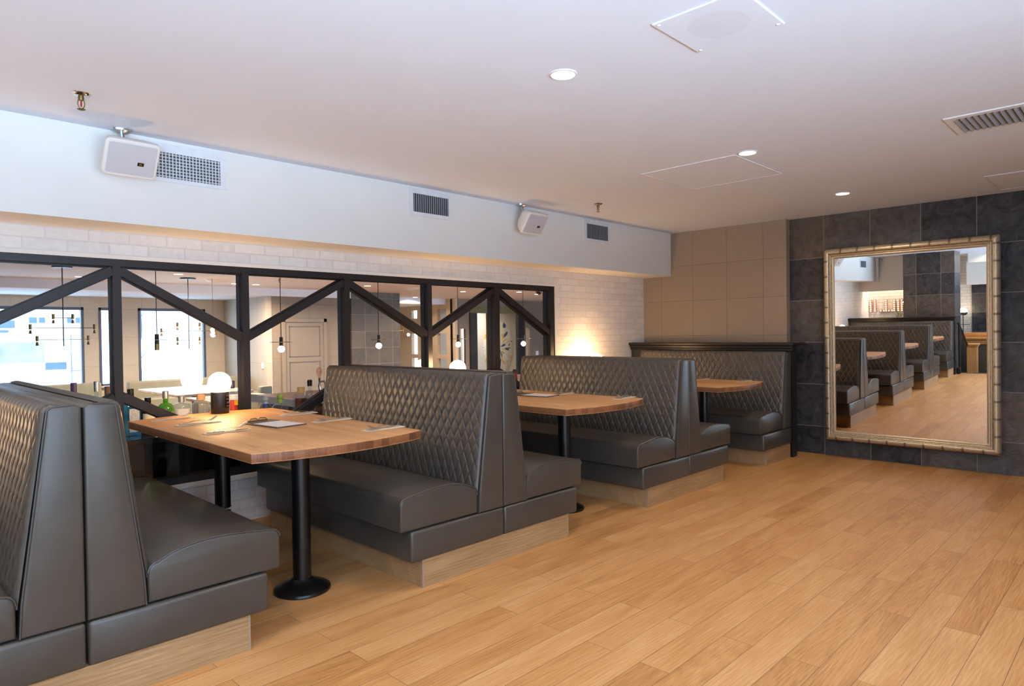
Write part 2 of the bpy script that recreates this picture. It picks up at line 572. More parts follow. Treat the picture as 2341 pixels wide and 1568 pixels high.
# ------------------------------------------------------------------ measured room
ZC = 2.341           # ceiling
YW = 1.822           # face of the white brick wall
YS = 1.4526          # face of the soffit
ZS = 1.853           # underside of the soffit
XT = 6.83            # slate tile wall
XP = 6.745           # taupe board wall
LOW = -0.45          # floor of the bar room beyond the glass
OPN = (0.365, 5.121, 0.318, 1.694)   # opening in the brick wall x0 x1 z0 z1

struct('floor', B().box(-1.75, XT, BACK_Y, YW, -0.06, 0.0), M['floor'], 'light oak plank floor of the dining level', 'floor')
struct('trim_1', B().box(-1.80, -1.70, BACK_Y, 0.0, -0.05, 0.006), M['slate_x'], 'grey stone nosing at the end of the oak floor', 'trim')
struct('floor_lower', B().box(-7, 21, -6.2, 14.4, LOW - 0.06, LOW), M['floor_lower'], 'dark floor of the lower level', 'floor')
struct('ceiling', B().box(-4.2, XT + 0.1, BACK_Y - 0.1, YW + 0.15, ZC, ZC + 0.06), M['ceiling'], 'smooth white ceiling above the booths', 'ceiling')
struct('ceiling_soffit', B().box(-2.27, XP, YS, YW, ZS, ZC), M['white'], 'white dropped soffit running above the partition', 'soffit')
wl = B()
wl.box(-4.2, OPN[0], YW, YW + 0.15, LOW, ZC).box(OPN[1], XT + 0.1, YW, YW + 0.15, LOW, ZC)
wl.box(OPN[0], OPN[1], YW, YW + 0.15, OPN[3], ZC).box(OPN[0], OPN[1], YW, YW + 0.15, LOW, OPN[2])
struct('wall_left', wl, M['brick'], 'white painted brick wall behind the booths', 'wall')
struct('wall_corner', B().box(XP, XP + 0.1, 0.14, YW, 0, ZC), M['taupe'], 'taupe panelled wall above the end booth', 'wall')
struct('wall_right', B().box(XT, XT + 0.12, BACK_Y - 0.1, YW + 0.1, -0.06, ZC), M['slate'], 'black slate tiled wall with the mirror', 'wall')
wb = B()
xs = [-4.2] + [v for ab in BACK_WINS for v in ab] + [XT + 0.1]
for i in range(0, len(xs), 2):
    wb.box(xs[i], xs[i + 1], BACK_Y - 0.12, BACK_Y, LOW, ZC)
for a, b in BACK_WINS:
    wb.box(a, b, BACK_Y - 0.12, BACK_Y, LOW, BW_Z[0]).box(a, b, BACK_Y - 0.12, BACK_Y, BW_Z[1], ZC)
struct('wall_back', wb, M['white'], 'white wall with windows behind the viewer', 'wall')
# white plaster reveal round the opening
tr = B()
tr.box(OPN[0], OPN[1] + 0.03, YW - 0.012, YW + 0.02, OPN[3], OPN[3] + 0.022).box(OPN[1], OPN[1] + 0.03, YW - 0.012, YW + 0.02, OPN[2], OPN[3])
tr.box(OPN[0], OPN[1] + 0.03, YW - 0.018, YW + 0.05, OPN[2] - 0.028, OPN[2])
struct('trim_2', tr, M['white'], 'white trim round the black partition', 'trim')


# ------------------------------------------------------------------ black steel and glass partition
def partition():
    root = bpy.data.objects.new('window_1', None)
    COL.objects.link(root)
    root['kind'] = 'structure'
    root['label'] = 'black steel zigzag glass partition in the white brick wall'
    root['category'] = 'window'
    y0, y1 = YW - 0.006, YW + 0.095
    x0, x1, z0, z1 = OPN
    make('top_rail', B().box(x0, x1, y0, y1, z1 - 0.042, z1).box(x0, x1, y0 + 0.035, y0 + 0.05, z1 - 0.052, z1 - 0.042), M['steel'], root)
    make('bottom_rail', B().box(x0, x1, y0, y1, z0, z0 + 0.044), M['steel'], root)
    px = [(0.365, 0.425), (1.172, 1.217), (1.938, 1.983), (2.711, 2.758), (3.503, 3.547), (4.281, 4.344), (5.057, 5.121)]
    for a, b in px:
        make('post', B().box(a, b, y0, y1, z0 + 0.044, z1 - 0.042).box(a - 0.006, a, y0 + 0.045, y0 + 0.06, z0 + .044, z1 - .042), M['steel'], root)
    zt, zb = 1.628, 1.228
    for k in range(6):
        a = px[k][1] - 0.004
        b = px[k + 1][0] + 0.004
        za, zc = (zb, zt) if k % 2 == 0 else (zt, zb)
        make('diagonal_brace', B().quadbar((a, za), (b, zc), 0.050, y0 + 0.004, y1 - 0.004), M['steel'], root)
        d = 0.745
        make('diagonal_brace', B().quadbar((a, za - d), (b, zc - d), 0.050, y0 + 0.004, y1 - 0.004), M['steel'], root)
        for q in (0, d):
            make('glazing_stop', B().quadbar((a, za - q), (b, zc - q), 0.064, y0 + 0.036, y0 + 0.049), M['steel'], root)
        make('glass_pane', B().box(px[k][1], px[k + 1][0], y0 + 0.050, y0 + 0.054, z0 + 0.044, z1 - 0.042), M['glass'], root)


partition()


ob_ = make('wall_outlet', B().box(1.49, 1.578, YW - 0.022, YW, 0.185, 0.232, 0.003, 1), M['black_matt'])
tag(ob_, 'black outlet box on the low brick wall under the nearest table', 'outlet')


# ------------------------------------------------------------------ booth benches
BL = 1.62     # length of a backrest, aisle end to partition
SL = 1.50     # length of a seat


def sgn_poly(poly, s):
    return [(x * s, z) for x, z in poly][::s]


def quilt_mesh(s):
    """diamond-tufted face that leans back and rolls over the top edge"""
    path = []
    P0, P1 = Vector((0.186, 0.385)), Vector((0.105, 0.985))
    n = 100
    for i in range(n):
        path.append(P0.lerp(P1, i / (n - 1)))
    c, r = Vector((0.0752, 0.985)), 0.03
    for i in range(1, 13):
        a = R(7.3) + (R(90) - R(7.3)) * i / 12
        path.append(c + Vector((math.cos(a), math.sin(a))) * r)
    for i in range(1, 4):
        path.append(Vector((0.0752 - 0.008 * i, 1.015)))
    path = np.array([tuple(p) for p in path])
    tan = np.gradient(path, axis=0)
    tan /= np.linalg.norm(tan, axis=1)[:, None]
    nor = np.stack([tan[:, 1], -tan[:, 0]], 1)
    sl = np.concatenate([[0], np.cumsum(np.linalg.norm(np.diff(path, axis=0), axis=1))])
    ny = 27 * 15 + 1
    y = np.linspace(0.0, BL, ny)
    dw, dh = BL / 27, 0.113
    Y, S = np.meshgrid(y, sl)
    u, v = Y / dw, (sl[-1] - S) / dh
    a, b = u + v, u - v
    fa, fb = a - np.floor(a), b - np.floor(b)
    d1, d2 = np.minimum(fa, 1 - fa), np.minimum(fb, 1 - fb)
    mm = np.minimum(d1, d2) * 2
    puff = (0.8 * (1 - (1 - np.clip(mm * 2.2, 0, 1)) ** 2.2) + 0.2 * np.sin(np.pi * fa) * np.sin(np.pi * fb)) * 0.0065
    seam = -0.0020 * np.exp(-(np.minimum(d1, d2) / 0.04) ** 2)
    fade = np.clip((sl[-1] - S - 0.040) / 0.03, 0.05, 1)
    e = np.minimum(Y, BL - Y)
    roll = np.sqrt(np.clip(1 - (1 - np.clip(e / 0.018, 0, 1)) ** 2, 0, 1))
    disp = 0.013 * roll + (puff + seam) * fade * np.clip((e - 0.006) / 0.022, 0, 1)
    top = np.clip((sl[-1] - S) / 0.05, 0, 1)
    disp *= (0.15 + 0.85 * top)
    X = path[:, 0][:, None] + nor[:, 0][:, None] * disp
    Z = path[:, 1][:, None] + nor[:, 1][:, None] * disp
    co = np.stack([X * s, Y, Z], -1).reshape(-1, 3)
    ns = len(sl)
    i, j = np.meshgrid(np.arange(ns - 1), np.arange(ny - 1), indexing='ij')
    q = (i * ny + j).ravel()
    faces = np.stack([q, q + 1, q + 1 + ny, q + ny], 1)
    if s > 0:
        faces = faces[:, ::-1]
    me = bpy.data.meshes.new('quilted_panel')
    me.from_pydata(co.tolist(), [], faces.tolist())
    me.polygons.foreach_set('use_smooth', [True] * len(me.polygons))
    me.materials.append(M['quilt'])
    return me


QUILT = {1: quilt_mesh(1), -1: quilt_mesh(-1)}


def half_bench(root, s):
    # lower upholstered box
    make('seat_base', B().box(*sorted((0.003 * s, 0.628 * s)), -0.014, SL, 0.138, 0.289, 0.014, 3), M['leather'], root)
    # seat cushion: crowned in the middle, rounded at the nose
    prof = [(0.190, 0.294), (0.190, 0.400)]
    for i in range(1, 6):
        a = R(180 - 18 * i)
        prof.append((0.222 + 0.032 * math.cos(a), 0.400 + 0.034 * math.sin(a)))
    for i in range(1, 10):
        t = i / 10
        prof.append((0.222 + t * (0.645 - 0.222), 0.434 + 0.034 * math.sin(math.pi * t ** 0.75) + 0.020 * t))
    for i in range(0, 7):
        a = R(90 - 15 * i)
        prof.append((0.648 + 0.034 * math.cos(a), 0.422 + 0.032 * math.sin(a)))
    prof += [(0.682, 0.300), (0.676, 0.294)]
    cu = make('seat_cushion', B().prism(sgn_poly(prof, s), 'y', -0.006, SL, 0.010, 3), M['leather'], root)
    rim = [(x * s, -0.0035, z) for x, z in prof[1:-2]]
    make('piping', B().tube(rim, 0.0035, 6), M['leather'], cu)
    # backrest block with a tapering end panel
    bp = [(0.003, 0.292), (0.182, 0.292), (0.176, 0.400), (0.101, 0.985)]
    for i in range(1, 6):
        a = R(6 + 16.8 * i)
        bp.append((0.080 + 0.021 * math.cos(a), 0.990 + 0.022 * math.sin(a)))
    bp += [(0.030, 1.015), (0.010, 1.012), (0.003, 1.003)]
    bk = make('backrest', B().prism(sgn_poly(bp, s), 'y', -0.012, BL, 0.009, 3), M['leather'], root)
    make('piping', B().tube([(x * s, -0.0075, z) for x, z in bp[1:-2]], 0.0034, 6), M['stitch'], bk)
    make('top_piping', B().tube([(0.095 * s, 0.004, 1.0185), (0.095 * s, BL - 0.006, 1.0185)], 0.0030, 6), M['stitch'], bk)
    q = bpy.data.objects.new('quilted_panel', QUILT[s])
    COL.objects.link(q)
    q.parent = bk
    q['label'] = 'diamond quilted face'


def plinth(root, x0, x1):
    make('plinth', B().box(x0 + 0.004, x1 - 0.004, 0.0, BL - 0.03, 0.0, 0.138), M['plinth'], root, label='pale oak plinth')
    for x in (x0, x1 - 0.008):
        make('plinth_edging', B().box(x, x + 0.008, -0.0015, 0.012, 0.0, 0.1375), M['plinth_trim'], root)


bench = thing('booth_bench', (0.587, 0, 0), 'charcoal double-sided booth bench cut by the left picture edge', 'bench', 'double booth benches')
plinth(bench, -0.555, 0.555)
half_bench(bench, 1)
half_bench(bench, -1)
dup(bench, (2.549, 0, 0), 'charcoal double-sided booth bench right behind the nearest wooden table')
dup(bench, (4.53, 0, 0), 'charcoal double-sided booth bench between the middle and farthest tables')
endb = thing('booth_bench', (6.47, 0, 0), 'charcoal single-sided booth bench against the taupe wall under the black ledge', 'bench', 'single booth benches')
plinth(endb, -0.555, -0.01)
half_bench(endb, -1)
endb2 = thing('booth_bench', (-1.385, 0, 0), 'charcoal single-sided booth bench by the slate column, seen in the mirror', 'bench', 'single booth benches')
plinth(endb2, 0.01, 0.555)
half_bench(endb2, 1)


def ledge(x, s, label, depth):
    """black half wall behind a single bench with a moulded cap"""
    t = thing('booth_ledge', (x, 0, 0), label, 'half wall', 'black ledges behind the single benches')
    def bx(a, b, y0, y1, z0, z1, r=0.0):
        return B().box(*sorted((a * s, b * s)), y0, y1, z0, z1, r)
    make('half_wall', bx(0.008, 0.10, -0.012, YW - 0.004, 0.0, 1.02), M['black_wood'], t)
    make('end_stile', bx(0.004, 0.104, -0.022, -0.012, 0.0, 1.02), M['black_wood'], t)
    make('cap_moulding', bx(-0.012, 0.10, -0.025, YW - 0.003, 1.02, 1.045, .004).box(*sorted((-0.030 * s, 0.10 * s)), -0.032, YW - 0.003, 1.045, 1.075, .006), M['black_wood'], t)
    make('ledge_cap', bx(-0.052, depth, -0.045, YW - 0.002, 1.075, 1.104, .007), M['black_wood'], t)


ledge(6.47, 1, 'black wooden half wall with moulded cap behind the end booth', XP - 6.47 - 0.002)
ledge(-1.385, -1, 'black wooden half wall before the slate column, seen in the mirror', 0.205)


# ------------------------------------------------------------------ tables
def make_table():
    t = thing('dining_table', (1.624, 0, 0), '', 'table', 'butcher block booth tables')
    hw, ya, yb, bow = 0.432, 0.075, 1.655, 0.078
    poly = []
    for i in range(17):
        q = -1 + 2 * i / 16
        poly.append((hw * q, ya - bow * (1 - q * q)))
    for i in range(17):
        q = 1 - 2 * i / 16
        poly.append((hw * q, yb + bow * (1 - q * q)))
    tt = make('tabletop', B().prism(poly, 'z', 0.714, 0.757, 0.004, 2), M['butcher'], t)
    tt.data.materials.append(M['butcher_edge'])
    for f in tt.data.polygons:
        if abs(f.normal.z) < 0.35:
            f.material_index = 1
    for y in (0.42, 1.34):
        px = -0.035
        make('pedestal_column', B().lathe([(0.043, 0.012), (0.0435, 0.5), (0.043, 0.712)], (px, y, 0), 28), M['iron'], t)
        make('pedestal_base', B().lathe([(0.0, 0.0), (0.130, 0.0), (0.134, 0.006), (0.132, 0.016), (0.120, 0.024), (0.085, 0.040), (0.055, 0.053), (0.047, 0.062), (0.0, 0.062)], (px, y, 0), 40), M['iron'], t)
        make('mounting_plate', B().box(px - 0.15, px + 0.15, y - 0.15, y + 0.15, 0.705, 0.714), M['iron'], t)
    return t


TX = [1.624, 3.615, 5.60]
t1 = make_table()
t1['label'] = 'butcher block table nearest the viewer, with the globe lamp and clipboard in plain view'
t2 = dup(t1, (TX[1], 0, 0), 'butcher block table partly hidden behind the middle of the three nearer benches')
t3 = dup(t1, (TX[2], 0, 0), 'farthest butcher block table, before the end booth by the mirror')
t0 = dup(t1, (-0.39, 0, 0), 'butcher block table before the column, seen only in the mirror')
make('cable_tie', B().tube([(-0.035 + 0.0455 * math.cos(a), 1.34 + 0.0455 * math.sin(a), 0.240 + 0.006 * math.cos(a)) for a in np.linspace(0, 2 * math.pi, 24, endpoint=False)], 0.0022, 6, True)
     .box(-0.022, -0.008, 1.288, 1.298, 0.236, 0.244), M['vent'], t1, label='white cable tie')


def table_lamp(x, y, label):
    t = thing('table_lamp', (x, y, 0.757), label, 'lamp', 'globe table lamps')
    make('lamp_base', B().lathe([(0.0, 0.0), (0.0515, 0.0), (0.053, 0.003), (0.053, 0.128), (0.050, 0.133), (0.0, 0.133)], seg=32), M['black_matt'], t)
    make('globe', B().ball((0, 0, 0.187), 0.068, 32, 18, z0=-0.80), M['globe'], t, label='glowing white globe')
    # charging sockets, facing the room
    s = B()
    rot = Matrix.Rotation(R(32), 4, 'Z')
    s.prism([(-0.016, 0.035), (0.016, 0.035), (0.016, 0.098), (-0.016, 0.098)], 'y', -0.0545, -0.050, mat=rot)
    make('socket_plate', s, M['black'], t)
    s = B()
    for z, w in ((0.088, .004), (0.066, .0055), (0.046, .004)):
        for d in (-0.007, 0.007):
            s.box(d - 0.0012, d + 0.0012, -0.0556, -0.054, z - w, z + w, mat=rot)
    s.box(-0.002, 0.002, -0.0535, -0.051, 0.108, 0.112, mat=rot)
    make('socket_slots', s, M['grille'], t)
    return t


L1 = table_lamp(1.705, 1.640, 'globe table lamp with black charging base on the nearest table')
dup(L1, (3.66, 1.630, 0.757), 'globe table lamp showing only its top above the second bench')
dup(L1, (5.56, 1.630, 0.757), 'globe table lamp glowing on the brick wall at the farthest table')
dup(L1, (-0.30, 1.630, 0.757), 'globe table lamp on the table before the column, seen in the mirror')


# ------------------------------------------------------------------ place settings
def fork_bm():
    """handle along +x; tines at the far end rise off the table"""
    b = B()
    L = 0.185
    n = 22
    ring = []
    for i in range(n):
        q = i / (n - 1)
        x = -L / 2 + L * q * 0.74
        w = 0.0062 - 0.0038 * min(1, q * 1.5) + (0.0085 * max(0, (q - 0.78) / 0.22))
        z = 0.006 + 0.010 * math.sin(math.pi * q * 0.9)
        ring.append((x, w, z))
    vs, fs = [], []
    for x, w, z in ring:
        vs += [(x, -w, z), (x, w, z), (x, w, z + 0.0018), (x, -w, z + 0.0018)]
    for i in range(n - 1):
        for k in range(4):
            fs.append((i * 4 + k, i * 4 + (k + 1) % 4, i * 4 + 4 + (k + 1) % 4, i * 4 + 4 + k))
    fs.append((3, 2, 1, 0))
    fs.append(tuple((n - 1) * 4 + k for k in range(4)))
    b.add(vs, fs)
    x0, _, z0 = ring[-1]
    for k in range(4):
        yk = -0.0098 + 0.0065 * k
        b.tube([(x0, yk, z0 + .001), (x0 + 0.02, yk, z0 + 0.006), (x0 + 0.048, yk * .95, z0 + 0.022)], [0.0022, 0.0019, 0.001], 6)
    b.box(x0 - 0.004, x0 + 0.006, -0.0118, 0.0118, z0, z0 + 0.002)
    return b


def knife_bm():
    b = B()
    b.prism([(-0.10, -0.006), (-0.02, -0.0045), (-0.02, 0.0045), (-0.10, 0.006), (-0.104, 0.0)], 'z', 0.0, 0.0055, 0.0015)
    b.prism([(-0.02, -0.004), (0.02, -0.009), (0.085, -0.009), (0.104, 0.004), (0.10, 0.0065), (-0.02, 0.0045)], 'z', 0.001, 0.003)
    return b


def napkin_bm():
    b = B()
    b.box(-0.118, 0.118, -0.022, 0.022, 0.0, 0.0022, 0.0008, 1).box(-0.116, 0.116, -0.020, 0.019, 0.0022, 0.0042, 0.0008, 1)
    return b


NAP = make('napkin', napkin_bm(), M['napkin'])
FORK = make('fork', fork_bm(), M['cutlery'])
KNIFE = make('knife', knife_bm(), M['cutlery'])
FIRST = {'used': False}


def place(o, x, y, z, rz, label, cat, group, first):
    c = o if first else o.copy()
    if not first:
        COL.objects.link(c)
    c.location = (x, y, z)
    c.rotation_euler = (0, 0, rz)
    return tag(c, label, cat, group)


def setting(x, y, left, where, tilt=0.0):
    """a folded napkin with knife and fork; tines point to the table's middle"""
    first = not FIRST['used']
    FIRST['used'] = True
    a = tilt if left else math.pi + tilt
    place(NAP, x, y, 0.757, a, 'folded paper napkin under the cutlery at ' + where, 'napkin', 'place setting napkins', first)
    d = Vector((math.cos(a), math.sin(a)))
    n = Vector((-d.y, d.x))
    kx, ky = Vector((x, y)) - n * 0.010
    place(KNIFE, kx, ky, 0.7615, a, 'steel knife on the napkin at ' + where, 'knife', 'place setting knives', first)
    fx, fy = Vector((x, y)) + n * 0.008 + d * 0.02
    place(FORK, fx, fy, 0.7605, a + (0.20 if left else 0.18), 'steel fork on the napkin at ' + where, 'fork', 'place setting forks', first)


for x, y, lf, w in ((1.385, 1.520, True, "the nearest table's left side, by the glass"),
                    (1.410, 1.205, True, "the nearest table's left side, in the middle"),
                    (1.390, 0.780, True, "the nearest table's left side, by the aisle"),
                    (1.985, 1.175, False, "the nearest table's right side, by the glass"),
                    (1.958, 0.745, False, "the nearest table's right side, in the middle"),
                    (1.950, 0.240, False, "the nearest table's right side, by the aisle"),
                    (3.88, 1.165, False, 'the half-hidden second table, by the glass'),
                    (3.945, 0.735, False, 'the half-hidden second table, in the middle'),
                    (3.960, 0.180, False, 'the half-hidden second table, by the aisle'),
                    (5.93, 0.640, False, 'the farthest table, nearer the glass'),
                    (5.92, 0.200, False, 'the farthest table, by the aisle')):
    setting(x, y, lf, w, random.uniform(-0.03, 0.03))


def clipboard(x, y, rz, label):
    t = thing('menu_clipboard', (x, y, 0.757), label, 'clipboard', 'menu clipboards', rz)
    make('board', B().box(-0.09, 0.09, -0.165, 0.165, 0.0, 0.006, 0.002, 2), M['clip_board'], t)
    make('menu_sheet', B().box(-0.081, 0.081, -0.158, 0.070, 0.0062, 0.0074), M['paper'], t)
    make('cover_flap', B().box(-0.083, 0.083, 0.065, 0.160, 0.0062, 0.0098, .001, 1), M['clip_board'], t)
    c = B()
    c.box(-0.055, 0.055, 0.142, 0.168, 0.0098, 0.0135, 0.001, 1)
    c.tube([(-0.055, 0.150, 0.013), (-0.045, 0.156, 0.021), (-0.012, 0.157, 0.023), (0, 0.150, 0.016), (0.012, 0.157, 0.023), (0.045, 0.156, 0.021), (0.055, 0.150, 0.013)], 0.003, 8)
    make('clip', c, M['brass'], t)
    return t


cb = clipboard(1.676, 0.862, R(7), 'dark menu clipboard with brass clip on the nearest table')
dup(cb, (3.735, 0.835, 0.757), 'dark menu clipboard on the half-hidden second table')


# ------------------------------------------------------------------ framed mirror
def mirror():
    YM, ZM = -0.929, 1.078
    hw, hh, fw = 0.6865, 0.910, 0.092
    t = thing('wall_mirror', (0, 0, 0), 'large leaning mirror in a champagne leaf frame on the slate wall', 'mirror')
    t.location = (6.72, YM, ZM)
    e, ti = R(-0.9), R(-1.2)
    nrm = Vector((-math.cos(e) * math.cos(ti), math.sin(e) * math.cos(ti), math.sin(ti)))
    yax = Vector((0, 0, 1)).cross(nrm).normalized()      # local x
    zax = nrm.cross(yax)
    t.rotation_euler = Matrix((yax, zax, nrm)).transposed().to_euler()
    # local frame: x along the wall, y up, z out of the glass
    iw, ih = hw - fw, hh - fw
    make('mirror_glass', B().box(-iw - 0.01, iw + 0.01, -ih - 0.01, ih + 0.01, -0.012, 0.0), M['mirror'], t, smooth=0)
    # moulding profile: (distance inwards from the outer edge, height)
    prof = [(0.0, -0.040), (0.0, 0.012), (0.006, 0.022), (0.018, 0.034), (0.032, 0.039), (0.046, 0.034), (0.056, 0.022), (0.058, 0.017), (0.064, 0.020),
            (0.068, 0.017), (0.072, 0.011), (0.080, 0.013), (0.086, 0.009), (0.092, 0.003), (0.092, -0.012)]
    cs = [0.0]
    for a, b in zip(prof, prof[1:]):
        cs.append(cs[-1] + math.hypot(b[0] - a[0], b[1] - a[1]))
    for side in range(4):
        L = hw if side % 2 == 0 else hh
        O = hh if side % 2 == 0 else hw
        vs, fs, uvs = [], [], []
        ns = 24
        for i in range(ns + 1):
            q = -1 + 2 * i / ns
            for (d, h), c in zip(prof, cs):
                u = q * (L - d)
                p = Vector((u, -(O - d), h))
                p = Matrix.Rotation(math.pi / 2 * side, 3, 'Z') @ p
                vs.append(tuple(p))
                uvs.append((u + 0.31 * side, c / cs[-1]))
        k = len(prof)
        for i in range(ns):
            for j in range(k - 1):
                fs.append((i * k + j, i * k + j + 1, (i + 1) * k + j + 1, (i + 1) * k + j))
        me = bpy.data.meshes.new('frame_rail')
        me.from_pydata(vs, [], fs)
        ul = me.uv_layers.new(name='UVMap')
        for lp in me.loops:
            ul.data[lp.index].uv = uvs[lp.vertex_index]
        me.polygons.foreach_set('use_smooth', [True] * len(me.polygons))
        me.set_sharp_from_angle(angle=R(50))
        me.materials.append(M['leaf_frame'])
        o = bpy.data.objects.new('frame_rail', me)
        COL.objects.link(o)
        o.parent = t


mirror()


# ------------------------------------------------------------------ ceiling fittings
def downlight(x, y, z, label, r=0.047, power=9.0, group='ceiling downlights over the booths', real=True):
    t = thing('ceiling_downlight', (x, y, z), label, 'downlight', group)
    make('trim_ring', B().lathe([(r, -0.001), (r + 0.004, -0.006), (r + 0.012, -0.004), (r + 0.014, 0.0)], seg=32), M['vent'], t)
    make('lens', B().lathe([(0.0, -0.003), (r, -0.003), (r, 0.004)], seg=32), M['led'], t, label='glowing round lens')
    if real:
        lamp_area('downlight_beam', (0, 0, -0.012), 0.09, power, (1.0, 0.80, 0.60), t)
    return t


for x, y, lb in ((2.230, -0.723, 'recessed downlight nearest the viewer, beside the white speaker panel'),
                 (4.041, -0.709, 'recessed downlight at the corner of the ceiling hatch'),
                 (5.833, -0.690, 'recessed downlight nearest the slate wall'),
                 (0.43, -0.72, 'recessed downlight above the viewer, outside the picture'),
                 (2.23, -2.9, 'recessed downlight behind the viewer, outside the picture'),
                 (4.04, -2.9, 'recessed downlight in the second row, outside the picture')):
    downlight(x, y, ZC, lb)


def sprinkler(x, y, z, label, group='fire sprinklers over the booths'):
    t = thing('fire_sprinkler', (x, y, z), label, 'sprinkler', group)
    make('escutcheon', B().lathe([(0.0, -0.012), (0.018, -0.012), (0.030, -0.009), (0.038, -0.003), (0.040, 0.0)], seg=28), M['chrome'], t)
    b = B()
    b.lathe([(0.0, -0.030), (0.010, -0.030), (0.012, -0.024), (0.012, -0.012)], seg=16)
    for s in (-1, 1):
        b.tube([(0.011 * s, 0, -0.028), (0.014 * s, 0, -0.045), (0.011 * s, 0, -0.058), (0.002 * s, 0, -0.068)], 0.0022, 6)
    make('frame', b, M['bronze'], t)
    make('heat_bulb', B().lathe([(0.0, -0.060), (0.003, -0.058), (0.0035, -0.045), (0.003, -0.031), (0.0, -0.030)], seg=12), M['red_bulb'], t)
    d = B().lathe([(0.0, -0.074), (0.008, -0.074), (0.016, -0.071), (0.017, -0.069), (0.0, -0.066)], seg=20)
    make('deflector', d, M['bronze'], t)
    return t


sp = sprinkler(0.828, 0.944, ZC, 'bronze fire sprinkler with red bulb near the left speaker')
dup(sp, (4.685, 0.934, ZC), 'bronze fire sprinkler near the small far speaker')


def speaker(x, y, z, label):
    """wall speaker on a ceiling bracket, face tipped down to the aisle"""
    t = thing('ceiling_speaker', (x, YS - 0.055, ZC), label, 'speaker', 'white ceiling speakers')
    b = B()
    b.lathe([(0.0, 0.0), (0.052, 0.0), (0.050, -0.010), (0.034, -0.018), (0.014, -0.026), (0.0, -0.026)], seg=24, sy=0.7)
    b.tube([(0, 0, -0.02), (0, -0.01, -0.045), (0, -0.03, -0.065)], 0.012, 10)
    make('bracket', b, M['silver_bracket'], t)
    rot = Matrix.Translation((0, y - (YS - 0.055), z - ZC)) @ Matrix.Rotation(R(33), 4, 'X')
    def sec(w, h, rr, yy):
        pts = []
        for cx, cz, a0 in ((w - rr, h - rr, 0), (-w + rr, h - rr, 90), (-w + rr, -h + rr, 180), (w - rr, -h + rr, 270)):
            for i in range(5):
                a = R(a0 + 22.5 * i)
                pts.append((cx + rr * math.cos(a), yy, cz + rr * math.sin(a)))
        return pts
    secs = [sec(0.120, 0.090, 0.018, -0.002), sec(0.127, 0.097, 0.022, 0.004), sec(0.129, 0.099, 0.026, 0.020), sec(0.112, 0.084, 0.03, 0.085), sec(0.085, 0.062, 0.03, 0.125), sec(0.070, 0.048, 0.03, 0.132)]
    vs = [p for s_ in secs for p in s_]
    n = 20
    fs = [(i * n + k, i * n + (k + 1) % n, (i + 1) * n + (k + 1) % n, (i + 1) * n + k) for i in range(len(secs) - 1) for k in range(n)]
    fs += [tuple(range(n))[::-1], tuple((len(secs) - 1) * n + k for k in range(n))]
    cab = make('cabinet', B().add(vs, fs, rot), M['spk'], t)
    g = sec(0.112, 0.080, 0.010, -0.004)
    g2 = sec(0.114, 0.082, 0.011, -0.001)
    make('grille', B().add(g + g2, [tuple(range(20))[::-1]] + [(k, (k + 1) % 20, 20 + (k + 1) % 20, 20 + k) for k in range(20)], rot), M['grille'], t)
    bd = make('badge', B().box(0.028, 0.058, -0.0062, -0.004, -0.026, -0.008, mat=rot), M['black'], t)
    cu = bpy.data.curves.new('badge_text', 'FONT')
    cu.body = 'JBL'
    cu.size = 0.0115
    cu.align_x, cu.align_y = 'CENTER', 'CENTER'
    tmp = bpy.data.objects.new('tmp', cu)
    COL.objects.link(tmp)
    dg = bpy.context.evaluated_depsgraph_get()
    me = bpy.data.meshes.new_from_object(tmp.evaluated_get(dg))
    bpy.data.objects.remove(tmp)
    me.transform(rot @ Matrix.Translation((0.043, -0.0066, -0.017)) @ Matrix.Rotation(R(90), 4, 'X'))
    me.materials.clear()
    me.materials.append(M['badge'])
    o = bpy.data.objects.new('badge_lettering', me)
    COL.objects.link(o)
    o.parent = bd
    return t


M['badge'] = plain('amber_lettering', '#d08a3c', 0.4)
speaker(1.118, 1.240, 2.150, 'white speaker hung beside the wide soffit vent')
speaker(4.215, 1.240, 2.150, 'white speaker hung between the two narrow soffit vents')


def soffit_vent(x0, x1, z0, z1, ix0, ix1, iz0, iz1, label, nv, nh):
    t = thing('air_vent', ((x0 + x1) / 2, YS, z0), label, 'vent', 'soffit air vents')
    ox, oz = (x0 + x1) / 2, z0
    f = B()
    y0, y1 = -0.007, 0.0
    for a, b, c, d in ((x0, ix0, z0, z1), (ix1, x1, z0, z1), (ix0, ix1, z0, iz0), (ix0, ix1, iz1, z1)):
        f.box(a - ox, b - ox, y0, y1, c - oz, d - oz)
    make('frame', f, M['vent'], t)
    make('duct_shade_plate', B().box(ix0 - ox, ix1 - ox, -0.0012, -0.0004, iz0 - oz, iz1 - oz), M['vent_dark'], t)  # flat plate on the soffit face, painted dark as the shaded duct depth
    g = B()
    for i in range(nv):
        x = ix0 + (ix1 - ix0) * (i + 0.5) / nv - ox
        g.box(x - 0.0022, x + 0.0022, -0.0075, -0.0045, iz0 - oz, iz1 - oz)
    make('upright_fins', g, M['vent'] if nh else M['vent_grey'], t)
    if nh:
        g = B()
        for i in range(nh):
            z = iz0 + (iz1 - iz0) * (i + 0.5) / nh - oz
            g.box(ix0 - ox, ix1 - ox, -0.0045, -0.0015, z - 0.004, z + 0.004)
        make('cross_blades', g, M['vent_grey'], t)


soffit_vent(1.235, 1.692, 2.108, 2.322, 1.270, 1.655, 2.130, 2.272, 'wide grid air vent beside the left speaker', 21, 8)
soffit_vent(3.046, 3.452, 2.124, 2.332, 3.084, 3.430, 2.152, 2.290, 'narrow finned air vent left of the far speaker', 17, 0)
soffit_vent(5.136, 5.560, 2.126, 2.338, 5.186, 5.538, 2.146, 2.290, 'narrow finned air vent right of the far speaker', 15, 0)


